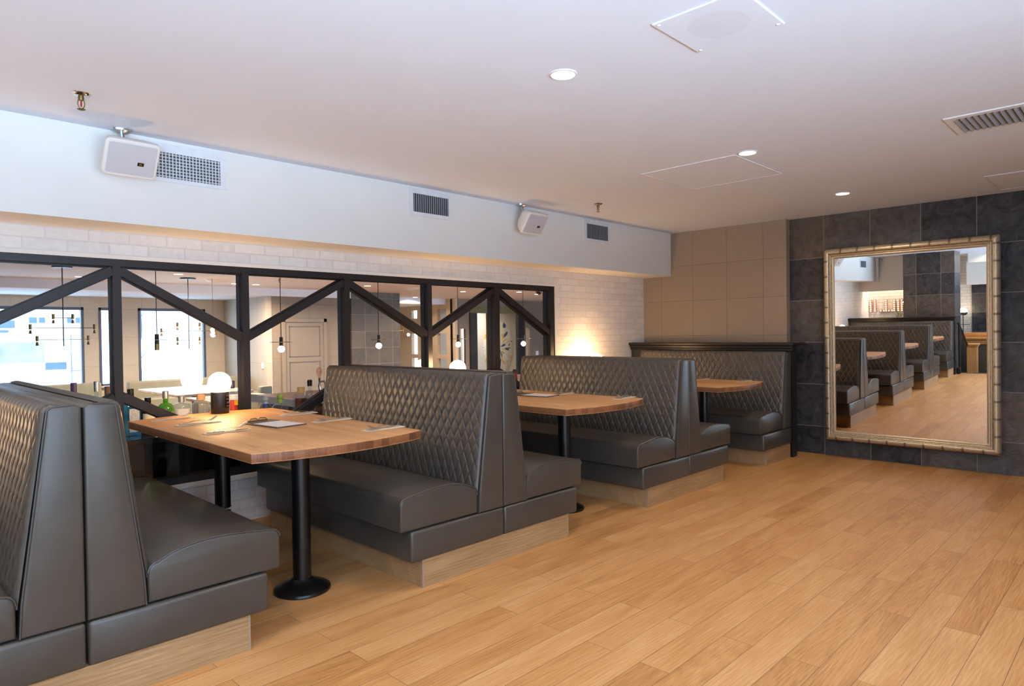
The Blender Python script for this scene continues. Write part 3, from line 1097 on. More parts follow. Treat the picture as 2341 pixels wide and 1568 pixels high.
soffit_vent(-1.32, -0.87, 2.09, 2.28, -1.285, -0.905, 2.12, 2.245, 'narrow air vent at the left soffit end, seen in the mirror', 15, 0)


def hatch(x0, x1, y0, y1, label, grille=False):
    t = thing('ceiling_panel', ((x0 + x1) / 2, (y0 + y1) / 2, ZC), label, 'panel')
    a, b = (x1 - x0) / 2, (y1 - y0) / 2
    make('panel_plate', B().box(-a, a, -b, b, -0.006 if grille else -0.003, 0.0, 0.0015, 1), M['ceiling'], t)
    if grille:
        g = B()
        for i in range(-14, 15):
            for j in range(-14, 15):
                if i * i + j * j <= 14 * 14:
                    x, y = i * 0.0078, j * 0.0078
                    g.add([(x - .0015, y - .0015, -0.0064), (x + .0015, y - .0015, -0.0064), (x + .0015, y + .0015, -0.0064), (x - .0015, y + .0015, -0.0064)], [(0, 1, 2, 3)])
        make('perforations', g, M['grille'], t, smooth=0)
        for sx in (-1, 1):
            for sy in (-1, 1):
                make('screw', B().lathe([(0.0, -0.010), (0.006, -0.009), (0.008, -0.006)], (sx * (a - 0.018), sy * (b - 0.018), 0), 14), M['vent'], t)
    else:
        e = B()
        for q in ((-a - .012, a + .012, b, b + .012), (-a - .012, a + .012, -b - .012, -b), (-a - .012, -a, -b, b), (a, a + .012, -b, b)):
            e.box(q[0], q[1], q[2], q[3], -0.0045, 0.0)
        make('panel_frame', e, M['vent'], t)


hatch(2.100, 2.440, -1.590, -1.247, 'white speaker plate with perforated circle on the ceiling', True)
hatch(4.040, 4.755, -0.620, 0.056, 'white access hatch in the ceiling beside a downlight')
hatch(5.985, 6.640, -2.30, -1.637, 'white access hatch in the ceiling by the slate wall')


def ceiling_vent():
    x0, x1, y0, y1 = 4.165, 4.562, -2.35, -1.730
    t = thing('air_vent', (x0, y0, ZC), 'louvred white ceiling vent at the right picture edge', 'vent')
    f = B()
    w, h = x1 - x0, y1 - y0
    for a, b, c, d in ((0, 0.045, 0, h), (w - 0.045, w, 0, h), (0.045, w - 0.045, 0, 0.03), (0.045, w - 0.045, h - 0.045, h)):
        f.box(a, b, c, d, -0.006, 0.0)
    make('frame', f, M['vent'], t)
    make('duct_shade_plate', B().box(0.045, w - 0.045, 0.03, h - 0.045, -0.0012, -0.0004), M['vent_dark'], t)  # no recess here: the plate's dark colour gives the shade between louvres
    for i in range(19):
        y = 0.045 + i * 0.0285
        make('louvre', B().prism([(y, -0.001), (y + 0.020, -0.011), (y + 0.0215, -0.010), (y + 0.0015, 0.0)], 'x', 0.045, w - 0.045), M['vent_grey'], t)


ceiling_vent()

# ------------------------------------------------------------------ bar shelf right behind the glass
SH = 0.608
sh = thing('back_bar_shelf', (2.6, 2.2, LOW), 'black glossy bottle shelf just behind the glass', 'shelf')
make('shelf_top', B().box(-2.4, 2.5, -0.265, 0.22, SH - LOW - 0.035, SH - LOW, 0.003, 1), M['black'], sh)
make('back_panel', B().box(-2.4, -0.915, 0.10, 0.14, 0.0, SH - LOW - 0.035), M['brown_panel'], sh, label='brown wood panel')
make('cabinet_front', B().box(-0.915, 2.5, -0.02, 0.14, 0.0, SH - LOW - 0.035), M['black'], sh, label='black cabinet')
for x in (-2.3, -1.135, -0.915):
    make('bracket', B().prism([(-0.26, SH - LOW - 0.035), (0.10, SH - LOW - 0.035), (0.10, 0.2), (0.06, 0.2), (0.04, 0.6)], 'x', x, x + 0.075), M['black'], sh)
make('lower_box', B().box(-2.4, -1.14, -0.16, 0.10, 0.0, 0.86 - 0.1), M['black'], sh)


def bottle(name, x, y, w, h, style, glass, label, cap=None, capmat='black', liquid=None, lab=None, neck=0.2, z=SH, square=False, group='bottles behind the glass'):
    """w body width, h full height; style gives the shoulder; parts: body (with liquid), label, cap"""
    t = thing(name, (x, y, z), label, 'bottle', group)
    r = w / 2
    nk = min(0.016, r * 0.4)
    if style == 'slim':
        hs, he = 0.62 * h, 0.74 * h
    elif style == 'squat':
        hs, he = 0.50 * h, 0.62 * h
    else:
        hs, he = 0.55 * h, 0.72 * h
    hc = h - (0.16 if cap != 'ball' else 0.22) * h
    if style == 'tall':
        hs, he = 0.70 * h, 0.80 * h
    if style == 'none':
        hs, he = 0.7 * h, 0.75 * h
    pts = [(0.0, 0.0), (r * 0.94, 0.0), (r, 0.006), (r, hs)]
    for i in range(1, 6):
        q = i / 6
        pts.append((nk + (r - nk) * math.cos(q * math.pi / 2), hs + (he - hs) * math.sin(q * math.pi / 2)))
    pts += [(nk, he), (nk, hc)]
    if square:
        pts = [(a * 1.16, b) if a > nk else (a, b) for a, b in pts]
        rot = Matrix.Rotation(R(45 + 12), 4, 'Z')
        make('bottle_body', B().lathe(pts, seg=4, mat=rot), M[glass], t, smooth=20)
    else:
        make('bottle_body', B().lathe(pts, seg=28), M[glass], t)
    if liquid:
        make('liquid', B().lathe([(0.0, 0.004), (r * 0.86, 0.004), (r * 0.86, hs * 0.92), (0, hs * 0.92)], seg=24 if not square else 4,
                                 mat=Matrix.Rotation(R(57), 4, 'Z') if square else None), M[liquid], t)
    if lab:
        a0, a1 = R(-150), R(-40)
        vs = []
        k = 12
        if square:
            rot = Matrix.Rotation(R(12), 4, 'Z')
            q = r * 0.825
            make('label', B().box(-q * .78, q * .78, -q - 0.0015, -q, 0.10 * h, hs * 0.95, mat=rot), M[lab], t)
        else:
            for i in range(k + 1):
                a = a0 + (a1 - a0) * i / k
                for zz in (0.16 * h, hs * 0.92):
                    vs.append(((r + 0.0008) * math.cos(a), (r + 0.0008) * math.sin(a), zz))
            make('label', B().add(vs, [(2 * i, 2 * i + 2, 2 * i + 3, 2 * i + 1) for i in range(k)]), M[lab], t)
    if cap == 'ball':
        make('stopper', B().ball((0, 0, h - 0.024), 0.024, 20, 12).lathe([(nk * 1.15, hc - 0.025), (nk * 1.2, h - 0.04)], seg=18), M[capmat], t)
    elif cap == 'wide':
        make('stopper', B().lathe([(0, hc - 0.005), (nk * 1.7, hc - 0.005), (nk * 1.75, h - 0.003), (nk * 1.6, h), (0, h)], seg=22), M[capmat], t)
    elif cap:
        make('cap', B().lathe([(0, hc - 0.004), (nk * 1.18, hc - 0.004), (nk * 1.2, h - 0.002), (nk * 1.05, h), (0, h)], seg=20), M[capmat], t)
    return t


M['blue_glass'] = m_bottle('blue_glass', '#58c4e8', 0.8)
M['green_glass'] = m_bottle('green_ribbed_glass', '#8fd66a', 0.9)
M['clear_glass'] = m_bottle('clear_glass', '#eef3f6', 0.35)
M['frost_glass'] = m_bottle('frosted_glass', '#e4e4e2', 1.6, 0.25)
M['dark_glass'] = m_bottle('dark_wine_glass', '#1c2026', 1.0)
M['amber'] = m_bottle('red_amber_spirit', '#a8402e', 1.2)
M['red_liquor'] = plain('red_label', '#d8382c', 0.5)
M['yellow'] = plain('yellow_label', '#e6b422', 0.5)
M['teal'] = plain('teal_band', '#2f9d9a', 0.5)
M['cork'] = plain('cork', '#c99a6e', 0.8)
M['blue_cap'] = plain('cobalt_neck', '#2350b0', 0.4)
M['white_cap'] = plain('cream_stopper', '#d9d2c4', 0.6)
M['green_ball'] = plain('lime_stopper', '#a6ba48', 0.5)
M['wood_cap'] = plain('pale_wood_stopper', '#c39a58', 0.5)
M['purple_cap'] = plain('purple_capsule', '#4a2f58', 0.35)
M['silver_cap'] = plain('silver_cap', '#c9c5c0', 0.3, 0.8)
M['brown_cap'] = plain('brown_cap', '#6a4a36', 0.5)
_t = NT('back_label')
_o = sep(_t, _t.coord())
_ln = _t.math('GREATER_THAN', _t.math('SINE', _t.math('MULTIPLY', _o[2], 900.0)), 0.2)
_wd = _t.math('GREATER_THAN', _t.noise(_t.coord((220, 220, 60)), 1.0, 2), 0.47)
_bar = _t.math('MULTIPLY', _t.math('COMPARE', _o[2], 0.055, 0.011), _t.math('COMPARE', _o[0], 0.0, 0.014))
_sc = _t.math('GREATER_THAN', _t.math('SINE', _t.math('MULTIPLY', _o[0], 2600.0)), -0.1)
_k = _t.math('ADD', _t.math('MULTIPLY', _t.math('MULTIPLY', _ln, _wd), _t.math('GREATER_THAN', _o[2], 0.072)), _t.math('MULTIPLY', _bar, _sc))
_t.bsdf(Base_Color=_t.mix(_t.math('MULTIPLY', _k, 0.75), lin('#c9d3de'), lin('#3a4c66')), Roughness=0.6)
M['back_label'] = _t.m
M['cream_label'] = plain('cream_label', '#e4dccb', 0.6, var=0.05, scale=60)
M['gold_band'] = plain('gold_label', '#b08a4c', 0.4, 0.5)

bottle('gin_bottle', 1.340, 2.12, 0.098, 0.301, 'slim', 'blue_glass', 'tall blue square gin bottle by the nearest bench, printed back label', 'cap', 'black', None, 'back_label', square=True)
bottle('wine_bottle', 1.452, 2.16, 0.088, 0.235, 'slim', 'dark_glass', 'dark bottle with cream label between the blue and green bottles', 'cap', 'black', None, 'cream_label')
bottle('gin_bottle', 1.547, 2.12, 0.100, 0.272, 'round', 'green_glass', 'green ribbed glass bottle at the left corner of the table', 'cap', 'silver_cap', None, 'gold_band')
bottle('spirit_bottle', 1.653, 2.14, 0.106, 0.231, 'tall', 'clear_glass', 'clear round bottle with silver cap right of the green bottle', 'cap', 'silver_cap', None, 'paper')
o_ = bottle('spirit_bottle', 1.779, 2.14, 0.108, 0.236, 'tall', 'frost_glass', 'frosted bottle with teal neck and cork left of the globe lamp', 'wide', 'cork')
make('neck_band', B().lathe([(0.0175, 0.190), (0.0178, 0.206)], seg=18), M['teal'], o_, label='teal neck band')
bottle('liqueur_bottle', 1.905, 2.25, 0.07, 0.18, 'slim', 'clear_glass', 'yellow bottle just peeking out left of the lamp base', 'cap', 'black', None, 'yellow')
o_ = bottle('spirit_bottle', 2.002, 2.15, 0.062, 0.312, 'slim', 'clear_glass', 'slim clear bottle with purple capsule and red label right of the lamp', 'cap', 'purple_cap', None, 'red_liquor')
make('front_label', B().box(-0.004, 0.024, -0.0345, -0.0330, 0.14, 0.176), M['yellow'], o_, label='yellow label corner')
bottle('spirit_bottle', 1.159, 2.15, 0.060, 0.358, 'slim', 'clear_glass', 'clear bottle with silver cap standing left of the leftmost visible post', 'cap', 'silver_cap')
bottle('spirit_bottle', 1.235, 2.22, 0.060, 0.318, 'slim', 'clear_glass', 'bottle with brown cap touching the leftmost visible post', 'cap', 'brown_cap')
bottle('wine_bottle', 1.050, 2.20, 0.070, 0.354, 'slim', 'dark_glass', 'dark capsuled bottle just above the nearest bench back', 'cap', 'purple_cap')
o_ = bottle('spirit_bottle', 2.226, 2.12, 0.085, 0.188, 'round', 'clear_glass', 'clear bottle with cream stopper and blue neck behind the table', 'ball', 'white_cap')
make('neck_band', B().lathe([(0.0185, 0.115), (0.0188, 0.142)], seg=18), M['blue_cap'], o_, label='cobalt blue neck')
bottle('spirit_bottle', 2.340, 2.12, 0.11, 0.196, 'squat', 'clear_glass', 'round clear bottle with lime green ball stopper', 'ball', 'green_ball')
bottle('decanter', 2.520, 2.14, 0.105, 0.231, 'tall', 'clear_glass', 'square decanter of red spirit with wooden stopper', 'wide', 'wood_cap', 'amber', square=True)
bottle('spirit_bottle', 2.627, 2.20, 0.082, 0.279, 'round', 'clear_glass', 'tall clear bottle with black cap beside the decanter', 'cap', 'black')
bottle('syrup_bottle', 2.690, 2.06, 0.061, 0.150, 'none', 'clear_glass', 'small bottle of dark liquid beside the second bench end', None, 'black', 'dark_glass')
cn = thing('drink_can', (4.935, 2.2, 0.608), 'red and dark can before the round art panel', 'can')
make('can_body', B().lathe([(0, 0), (0.022, 0), (0.024, 0.01), (0.024, 0.235), (0.02, 0.25), (0, 0.25)], seg=20), M['brown_cap'], cn)
make('can_band', B().lathe([(0.0245, 0.14), (0.0245, 0.21)], seg=20), M['red_liquor'], cn)

# bar counter with a tap
bc = thing('bar_counter', (4.4, 2.9, LOW), 'reddish wooden bar counter beyond the bottles', 'counter')
make('counter_top', B().box(-1.72, 2.6, -0.42, 0.44, 1.11, 1.15, 0.004, 1), M['bar_top'], bc)
make('counter_body', B().box(-1.66, 2.6, -0.36, 0.36, 0.0, 1.11), M['brown_panel'], bc)
make('bumper_rail', B().box(-1.75, -1.72, -0.42, 0.44, 1.10, 1.16), M['vent'], bc, label='pale counter edge')
tp = thing('beer_tap', (3.005, 2.72, 0.70), 'chrome beer tap with a bulb shaped clear handle', 'tap')
make('tap_spout', B().tube([(0.06, 0.0, 0.0), (0.06, 0, 0.10), (0.045, 0, 0.13), (0.0, 0, 0.125), (-0.005, 0, 0.09), (0.004, 0, 0.055)], 0.009, 10)
     .tube([(0, 0, 0.125), (0, 0, 0.16)], 0.008, 10), M['chrome'], tp)
M['tap_bulb'] = m_bottle('peach_bulb_glass', '#f7e6dc', 0.5)
make('tap_handle', B().lathe([(0.0, 0.155), (0.010, 0.156), (0.012, 0.175), (0.026, 0.205), (0.030, 0.225), (0.024, 0.245), (0.0, 0.254)], seg=22), M['tap_bulb'], tp, label='clear bulb shaped handle')
make('spout_tip', B().lathe([(0.006, 0.035), (0.009, 0.036), (0.009, 0.058), (0.006, 0.06)], (0.004, 0, 0), 14), M['blue_cap'], tp, label='blue spout tip')
tp2 = thing('soda_gun', (3.07, 2.60, 0.70), 'chrome gooseneck faucet by the second bench end', 'faucet')
make('gooseneck', B().tube([(0, 0, 0), (0, 0, 0.09), (0.01, 0, 0.115), (0.03, 0, 0.12), (0.048, 0, 0.10), (0.05, 0, 0.06)], 0.006, 10), M['chrome'], tp2)
make('head', B().box(0.02, 0.075, -0.02, 0.02, 0.14, 0.185, .005), M['black_matt'], tp2)


# ------------------------------------------------------------------ bar room shell
def far_shell():
    b = B()
    b.box(-1.2, 20.2, YW + 0.15, 11.7, 2.297, 2.36)
    b.box(8.98, 20.2, 11.7, 16.6, 2.297, 2.36)
    struct('ceiling_bar', b, M['ceiling'], 'white ceiling of the bar room', 'ceiling')
    struct('ceiling_bar_low', B().box(-1.2, 8.98, 11.66, FAR_Y + 0.2, 2.125, 2.36), M['ceiling'], 'lower white ceiling band along the street windows', 'ceiling')
    w = B()
    xs = [-1.2] + [v for ab in FAR_WINS for v in ab] + [6.95]
    for i in range(0, len(xs), 2):
        w.box(xs[i], xs[i + 1], FAR_Y, FAR_Y + 0.18, LOW, 2.2)
    for a, c in FAR_WINS:
        w.box(a, c, FAR_Y, FAR_Y + 0.18, LOW, FW_Z[0]).box(a, c, FAR_Y, FAR_Y + 0.18, FW_Z[1], 2.2)
    struct('wall_street', w, M['far_wall'], 'beige wall with street windows across the bar room', 'wall')
    struct('wall_bar_return', B().box(6.85, 6.98, 11.75, FAR_Y, LOW, 2.2), M['far_wall_y'], 'pale panelled wall with light switch', 'wall')
    struct('wall_bar_door', B().box(6.98, 9.1, 11.75, 11.9, LOW, 2.2), M['door_wall'], 'taupe wall with a panelled door', 'wall')
    struct('wall_bar_left', B().box(-1.3, -1.2, YW + 0.15, FAR_Y + .1, LOW, 2.36), M['far_wall_y'], 'side wall of the bar room, outside the view', 'wall')


M['door_wall'] = m_tiles('taupe_board_wall', 0, 2, 0.9, 0.62, 7.0, 0.1, '#7e7264', '#86796b', '#665c50', 0.003, 0.6, 0.05, 0.0, 6)
far_shell()


def far_window(n, a, b, mull, label):
    root = bpy.data.objects.new('window_%d' % n, None)
    COL.objects.link(root)
    root['kind'] = 'structure'
    root['label'] = label
    root['category'] = 'window'
    f = B()
    z0, z1 = FW_Z
    y0, y1 = FAR_Y - 0.01, FAR_Y + 0.10
    for q in ((a, a + .05, z0, z1), (b - .05, b, z0, z1), (a, b, z0, z0 + .04), (a, b, z1 - .06, z1)):
        f.box(q[0], q[1], y0, y1, q[2], q[3])
    make('window_frame', f, M['frame_blue'], root)
    make('glass_pane', B().box(a + .05, b - .05, FAR_Y + 0.05, FAR_Y + 0.056, z0 + .04, z1 - .06), M['window_glass'], root)
    make('window_sill', B().box(a, b, FAR_Y - 0.10, FAR_Y + 0.0, z0 - 0.03, z0), M['vent'], root)


far_window(2, *FAR_WINS[0], 0, 'large street window at the left across the bar room')
far_window(3, *FAR_WINS[1], 0, 'narrow street window behind the leftmost visible post')
far_window(4, *FAR_WINS[2], 0, 'square street window behind the globe lamp')
for n, (a, b) in enumerate(BACK_WINS):
    root = bpy.data.objects.new('window_%d' % (n + 5), None)
    COL.objects.link(root)
    root['kind'] = 'structure'
    root['label'] = 'window behind the viewer, %s' % ('leftmost', 'middle', 'rightmost')[n]
    root['category'] = 'window'
    f = B()
    for q in ((a, a + .05, *BW_Z), (b - .05, b, *BW_Z), (a, b, BW_Z[0], BW_Z[0] + .05), (a, b, BW_Z[1] - .05, BW_Z[1]), ((a + b) / 2 - .025, (a + b) / 2 + .025, *BW_Z)):
        f.box(q[0], q[1], BACK_Y - 0.10, BACK_Y - 0.03, q[2], q[3])
    make('window_frame', f, M['steel'], root)

# door in the taupe wall
dr = bpy.data.objects.new('door_1', None)
COL.objects.link(dr)
dr.location = (7.20, 11.75, LOW)
dr['kind'] = 'structure'
dr['label'] = 'taupe panelled door across the bar room'
dr['category'] = 'door'
dd = B()
for q in ((0.0, 0.09, 0, 2.08), (1.05, 1.14, 0, 2.08), (0.0, 1.14, 1.99, 2.08)):
    dd.box(q[0], q[1], -0.05, 0.0, q[2], q[3], 0.008, 1)
make('door_frame', dd, M['door'], dr)
make('door_leaf', B().box(0.09, 1.05, -0.025, 0.0, 0, 1.99), M['door'], dr)
for z0, z1 in ((1.19, 1.90), (0.20, 1.08)):
    e = B()
    for q in ((0.18, 0.96, z1 - .018, z1), (0.18, 0.96, z0, z0 + .018), (0.18, 0.198, z0, z1), (0.942, 0.96, z0, z1)):
        e.box(q[0], q[1], -0.032, -0.025, q[2], q[3])
    make('panel_moulding', e, M['dark_line'], dr)
sw = make('light_switch', B().box(6.832, 6.85, 11.88, 11.98, 0.50, 0.64, 0.004, 1), M['vent'])
tag(sw, 'white light switch box left of the taupe door', 'switch')

# slate column and lobby
struct('column_slate_bar', B().box(8.98, 10.43, 11.65, 12.6, LOW, 2.297), M['far_slate'], 'grey slate tiled column in the bar room', 'column')
M['lobby'] = m_tiles('cream_panel', 1, 2, 1.5, 1.2, 0, 0, '#c5b39b', '#cdbca5', '#9d8d78', 0.004, 0.6, 0.03, 0, 6)
lw = B()
# side wall of the lobby with small panes stacked in two columns
for a, b in ((12.78, 13.19), (13.63, 14.55), (14.95, 16.4)):
    lw.box(13.3, 13.42, a, b, LOW, 2.3)
for a, b, zt in ((13.19, 13.63, 1.45), (14.55, 14.95, 1.74)):
    for z0, z1 in ((LOW, 0.0), (0.46, 0.58), (1.25, zt), (2.0, 2.3)):
        lw.box(13.3, 13.42, a, b, z0, z1)
struct('wall_lobby_side', lw, M['lobby'], 'cream lobby wall with small panes', 'wall')
struct('wall_lobby_back', B().box(9.0, 13.42, 16.4, 16.55, LOW, 2.3).box(9.6, 9.7, 12.6, 16.4, LOW, 2.3), M['lobby'], 'cream wall at the back of the lobby', 'wall')
struct('ceiling_lobby', B().box(10.43, 13.3, 13.2, 16.4, 2.13, 2.297), M['ceiling'], 'lowered white ceiling of the lobby', 'ceiling')
lf = B()
lf.box(13.3, 13.62, 12.90, 13.0, LOW, 2.297).box(13.83, 13.98, 12.90, 13.0, LOW, 2.297).box(13.62, 13.83, 12.90, 13.0, LOW, 0.2).box(13.62, 13.83, 12.90, 13.0, 1.38, 2.297)
lf.box(13.98, 16.45, 12.90, 13.0, 2.09, 2.297)
lf.box(16.45, 16.55, 12.90, 13.0, LOW, 2.297).box(16.75, 20.2, 12.90, 13.0, LOW, 2.297).box(16.55, 16.75, 12.90, 13.0, LOW, 0.3).box(16.55, 16.75, 12.90, 13.0, 1.40, 2.297)
struct('wall_lobby_front', lf, M['door_wall'], 'greyed wall holding the black glazed doors', 'wall')
struct('wall_bar_right', B().box(20.1, 20.2, YW + .1, 13.0, LOW, 2.36), M['far_wall_y'], 'right side wall of the bar room', 'wall')
M['olive'] = plain('olive_metal', '#6c6a3e', 0.4)
vd = bpy.data.objects.new('door_2', None)
COL.objects.link(vd)
vd['kind'] = 'structure'
vd['label'] = 'black framed glass entrance doors by the round art'
vd['category'] = 'door'
make('door_header', B().box(13.98, 16.45, 12.84, 12.98, 1.87, 2.09), M['olive'], vd)
make('door_post', B().box(13.98, 14.27, 12.84, 12.98, LOW, 1.87), M['black_matt'], vd)
make('door_post', B().box(16.15, 16.45, 12.84, 12.98, LOW, 1.87), M['black_matt'], vd)
make('door_post', B().box(14.78, 14.98, 12.84, 12.98, LOW, 1.87), M['olive'], vd)
make('glass_pane', B().box(14.27, 14.78, 12.90, 12.906, LOW, 1.87), M['window_glass'], vd)
make('glass_pane', B().box(14.98, 16.15, 12.90, 12.906, LOW, 1.87), M['window_glass'], vd)
struct('wall_vestibule', B().box(13.42, 15.3, 14.7, 14.8, LOW, 2.3).box(15.55, 18.6, 14.7, 14.8, LOW, 2.3).box(18.5, 18.6, 13.0, 14.7, LOW, 2.3), M['white'], 'white vestibule wall behind the glass doors', 'wall')
_t = NT('starburst_art')
_o = sep(_t, _t.coord())
_an = _t.math('ARCTAN2', _o[2], _o[0])
_rd = _t.math('SQRT', _t.math('ADD', _t.math('POWER', _o[0], 2.0), _t.math('POWER', _o[2], 2.0)))
_pt = _t.n('ShaderNodeTexVoronoi', dict(feature='F1'), Vector=comb(_t, _t.math('MULTIPLY', _an, 4.0), _t.math('MULTIPLY', _rd, 3.0)), Scale=1.6).outputs['Color']
_pf = _t.n('ShaderNodeSeparateColor', Color=_pt).outputs[0]
_c = _t.ramp(_pf, [(0.0, lin('#f2f2ee')), (0.45, lin('#dfe4e6')), (0.55, lin('#e8c878')), (0.7, lin('#f0ecd8')), (0.86, lin('#2c4f86')), (1.0, lin('#9fb6cc'))])
_t.t.nodes[-1].color_ramp.interpolation = 'CONSTANT' if hasattr(_t.t.nodes[-1], 'color_ramp') else None
_t.bsdf(Base_Color=_c, Roughness=0.4)
M['art'] = _t.m
art = B()
seg = 48
art.lathe([(0.0, 0.03), (0.72, 0.03), (0.745, 0.02), (0.745, 0.0), (0.0, 0.0)], seg=seg)
art.v = [(x, -z, y * 1.32) for x, y, z in art.v]
ao = make('art_panel', art, M['art'])
ao.location = (17.0, 14.695, 0.70)
tag(ao, 'tall oval starburst art panel in white, yellow and blue', 'art')
th = make('thermostat', B().box(17.03, 17.16, 12.865, 12.90, 0.34, 0.60, 0.006, 1), M['vent'])
tag(th, 'small white control box on the wall right of the doors', 'thermostat')

# things in the bar room
def bar_table(x0, x1, y0, y1, label):
    t = thing('bar_room_table', ((x0 + x1) / 2, (y0 + y1) / 2, LOW), label, 'table', 'tables in the bar room')
    a, b = (x1 - x0) / 2, (y1 - y0) / 2
    make('tabletop', B().box(-a, a, -b, b, 0.675, 0.72, 0.006, 1), M['pale_top'], t)
    make('pedestal_column', B().lathe([(0.05, 0.0), (0.05, 0.675)], seg=16), M['iron'], t)
    make('pedestal_base', B().lathe([(0, 0), (0.28, 0), (0.28, 0.02), (0.05, 0.05)], seg=24), M['iron'], t)


M['pale_top'] = m_planks('pale_table_top', 0, 1, 2, 0.1, 0.0, ('#b09a86', '#c8b29c', '#d8c6b2'), 0, 0, 0.22)
bar_table(4.05, 5.35, 9.15, 11.15, 'long pale table before the square street window')
bar_table(3.95, 5.1, 7.3, 8.5, 'pale table standing nearer the glass, behind the bottles')


def booth_far(x0, x1, y, label):
    t = thing('window_bench', ((x0 + x1) / 2, y, LOW), label, 'bench', 'booths in the bar room')
    a = (x1 - x0) / 2
    make('backrest', B().box(-a, a, 0.0, 0.16, 0.0, 0.78, 0.03, 3), M['green_leather'], t)
    make('seat', B().box(-a, a, -0.55, 0.0, 0.0, 0.45, 0.03, 3), M['green_leather'], t)


booth_far(4.3, 6.8, 12.6, 'olive grey bench under the square street window')
booth_far(5.42, 5.64, 9.0, 'brown booth end beside the light switch')
booth_far(0.6, 3.9, 12.9, 'olive grey bench under the large street window')


def pendant(x, y, zb, lit, label, ztop=2.297):
    t = thing('bar_pendant', (x, y, ztop), label, 'pendant', 'bar pendants in a row')
    h = ztop - zb
    make('cord', B().tube([(0, 0, 0), (0, 0, -h + 0.10)], 0.0035, 6), M['black_matt'], t)
    make('canopy', B().lathe([(0, -0.02), (0.05, -0.02), (0.055, 0.0)], seg=20), M['black_matt'], t)
    make('socket', B().lathe([(0, -h + 0.11), (0.015, -h + 0.11), (0.017, -h + 0.03), (0, -h + 0.03)], seg=16), M['black_matt'], t)
    make('disc', B().lathe([(0.0, -h + 0.062), (0.10, -h + 0.062), (0.10, -h + 0.066), (0, -h + 0.066)], seg=28), M['brass'], t)
    if lit:
        make('bulb', B().ball((0, 0, -h), 0.030, 18, 12), M['bulb'], t, label='glowing round bulb')
    else:
        make('shade', B().lathe([(0, -h + 0.03), (0.017, -h + 0.03), (0.017, -h - 0.02), (0, -h - 0.02)], seg=16), M['brass'], t)
    return t


pendant(1.848, 3.2, 1.150, False, 'unlit bar pendant hanging before the square street window')
for k, (x, zb) in enumerate(((2.900, 1.112), (3.961, 1.118), (5.041, 1.108), (6.128, 1.095))):
    pendant(x, 3.2, zb, True, ('lit bar pendant before the taupe door', 'lit bar pendant before the grey slate column',
                               'lit bar pendant before the lobby panes', 'lit bar pendant nearest the right end of the partition')[k])


def chandelier(x, y, z, ztop, arms, label):
    t = thing('chandelier', (x, y, ztop), label, 'chandelier', 'multi-arm chandeliers')
    h = ztop - z
    make('stem', B().tube([(0, 0, 0), (0, 0, -h - 0.22)], 0.008, 8), M['black_matt'], t)
    make('canopy', B().lathe([(0, -0.025), (0.13, -0.025), (0.13, 0)], seg=24), M['black_matt'], t)
    for dz, ln, ang in arms:
        d = Vector((math.cos(ang), math.sin(ang), 0))
        make('arm', B().tube([d * -ln + Vector((0, 0, -h + dz)), d * ln + Vector((0, 0, -h + dz))], 0.005, 6), M['brass'], t)
        for s in (-1, 1):
            c = d * ln * s + Vector((0, 0, -h + dz))
            b = B().lathe([(0, -0.02), (0.02, -0.02), (0.02, 0.055), (0, 0.055)], tuple(c), 12)
            b.lathe([(0, -0.085), (0.022, -0.08), (0.012, -0.03), (0, -0.03)], tuple(c), 12)
            make('lamp_cup', b, M['brass'], t)


chandelier(2.435, 9.0, 1.34, 2.297, ((0.05, 0.40, R(0)), (-0.12, 0.36, R(18)), (0.20, 0.12, R(-20))), 'many-armed brass chandelier before the large street window')
chandelier(4.563, 10.0, 1.24, 2.297, ((0.10, 0.44, R(-25)), (-0.06, 0.36, R(40)), (0.2, 0.2, R(5))), 'many-armed brass chandelier before the square street window')
chandelier(11.9, 13.9, 1.45, 2.13, ((-0.1, 0.35, R(10)), (0.02, 0.25, R(80))), 'small lit chandelier in the lobby right of the column')
downlight(15.9, 13.9, 2.297, 'added lamp standing in for daylight inside the entrance vestibule', 0.07, 40.0, 'downlights in the bar room')  # lamp added to replace daylight entering the vestibule
downlight(11.9, 12.9, 2.297, 'downlight over the lobby, hidden by the brace', 0.07, 40.0, 'downlights in the bar room')
for x, y, z, lb in ((4.951, 9.9, 1.355, 'bare bulb upper right of the square street window'), (4.99, 10.0, 1.27, 'bare bulb just below the dark brace, near the window'),
                    (11.30, 13.6, 1.44, 'bare bulb nearest the slate column edge'), (12.35, 13.85, 1.22, 'bare bulb hanging before the upper lobby panes'), (11.62, 13.4, 1.25, 'bare bulb beneath the lobby chandelier')):
    t = thing('bulb_pendant', (x, y, 2.297), lb, 'bulb', 'bare bulbs in the bar room')
    make('cord', B().tube([(0, 0, 0), (0, 0, z - 2.297 + 0.05)], 0.003, 6), M['brass'], t)
    make('bulb', B().ball((0, 0, z - 2.297), 0.045, 16, 10), M['bulb'], t)

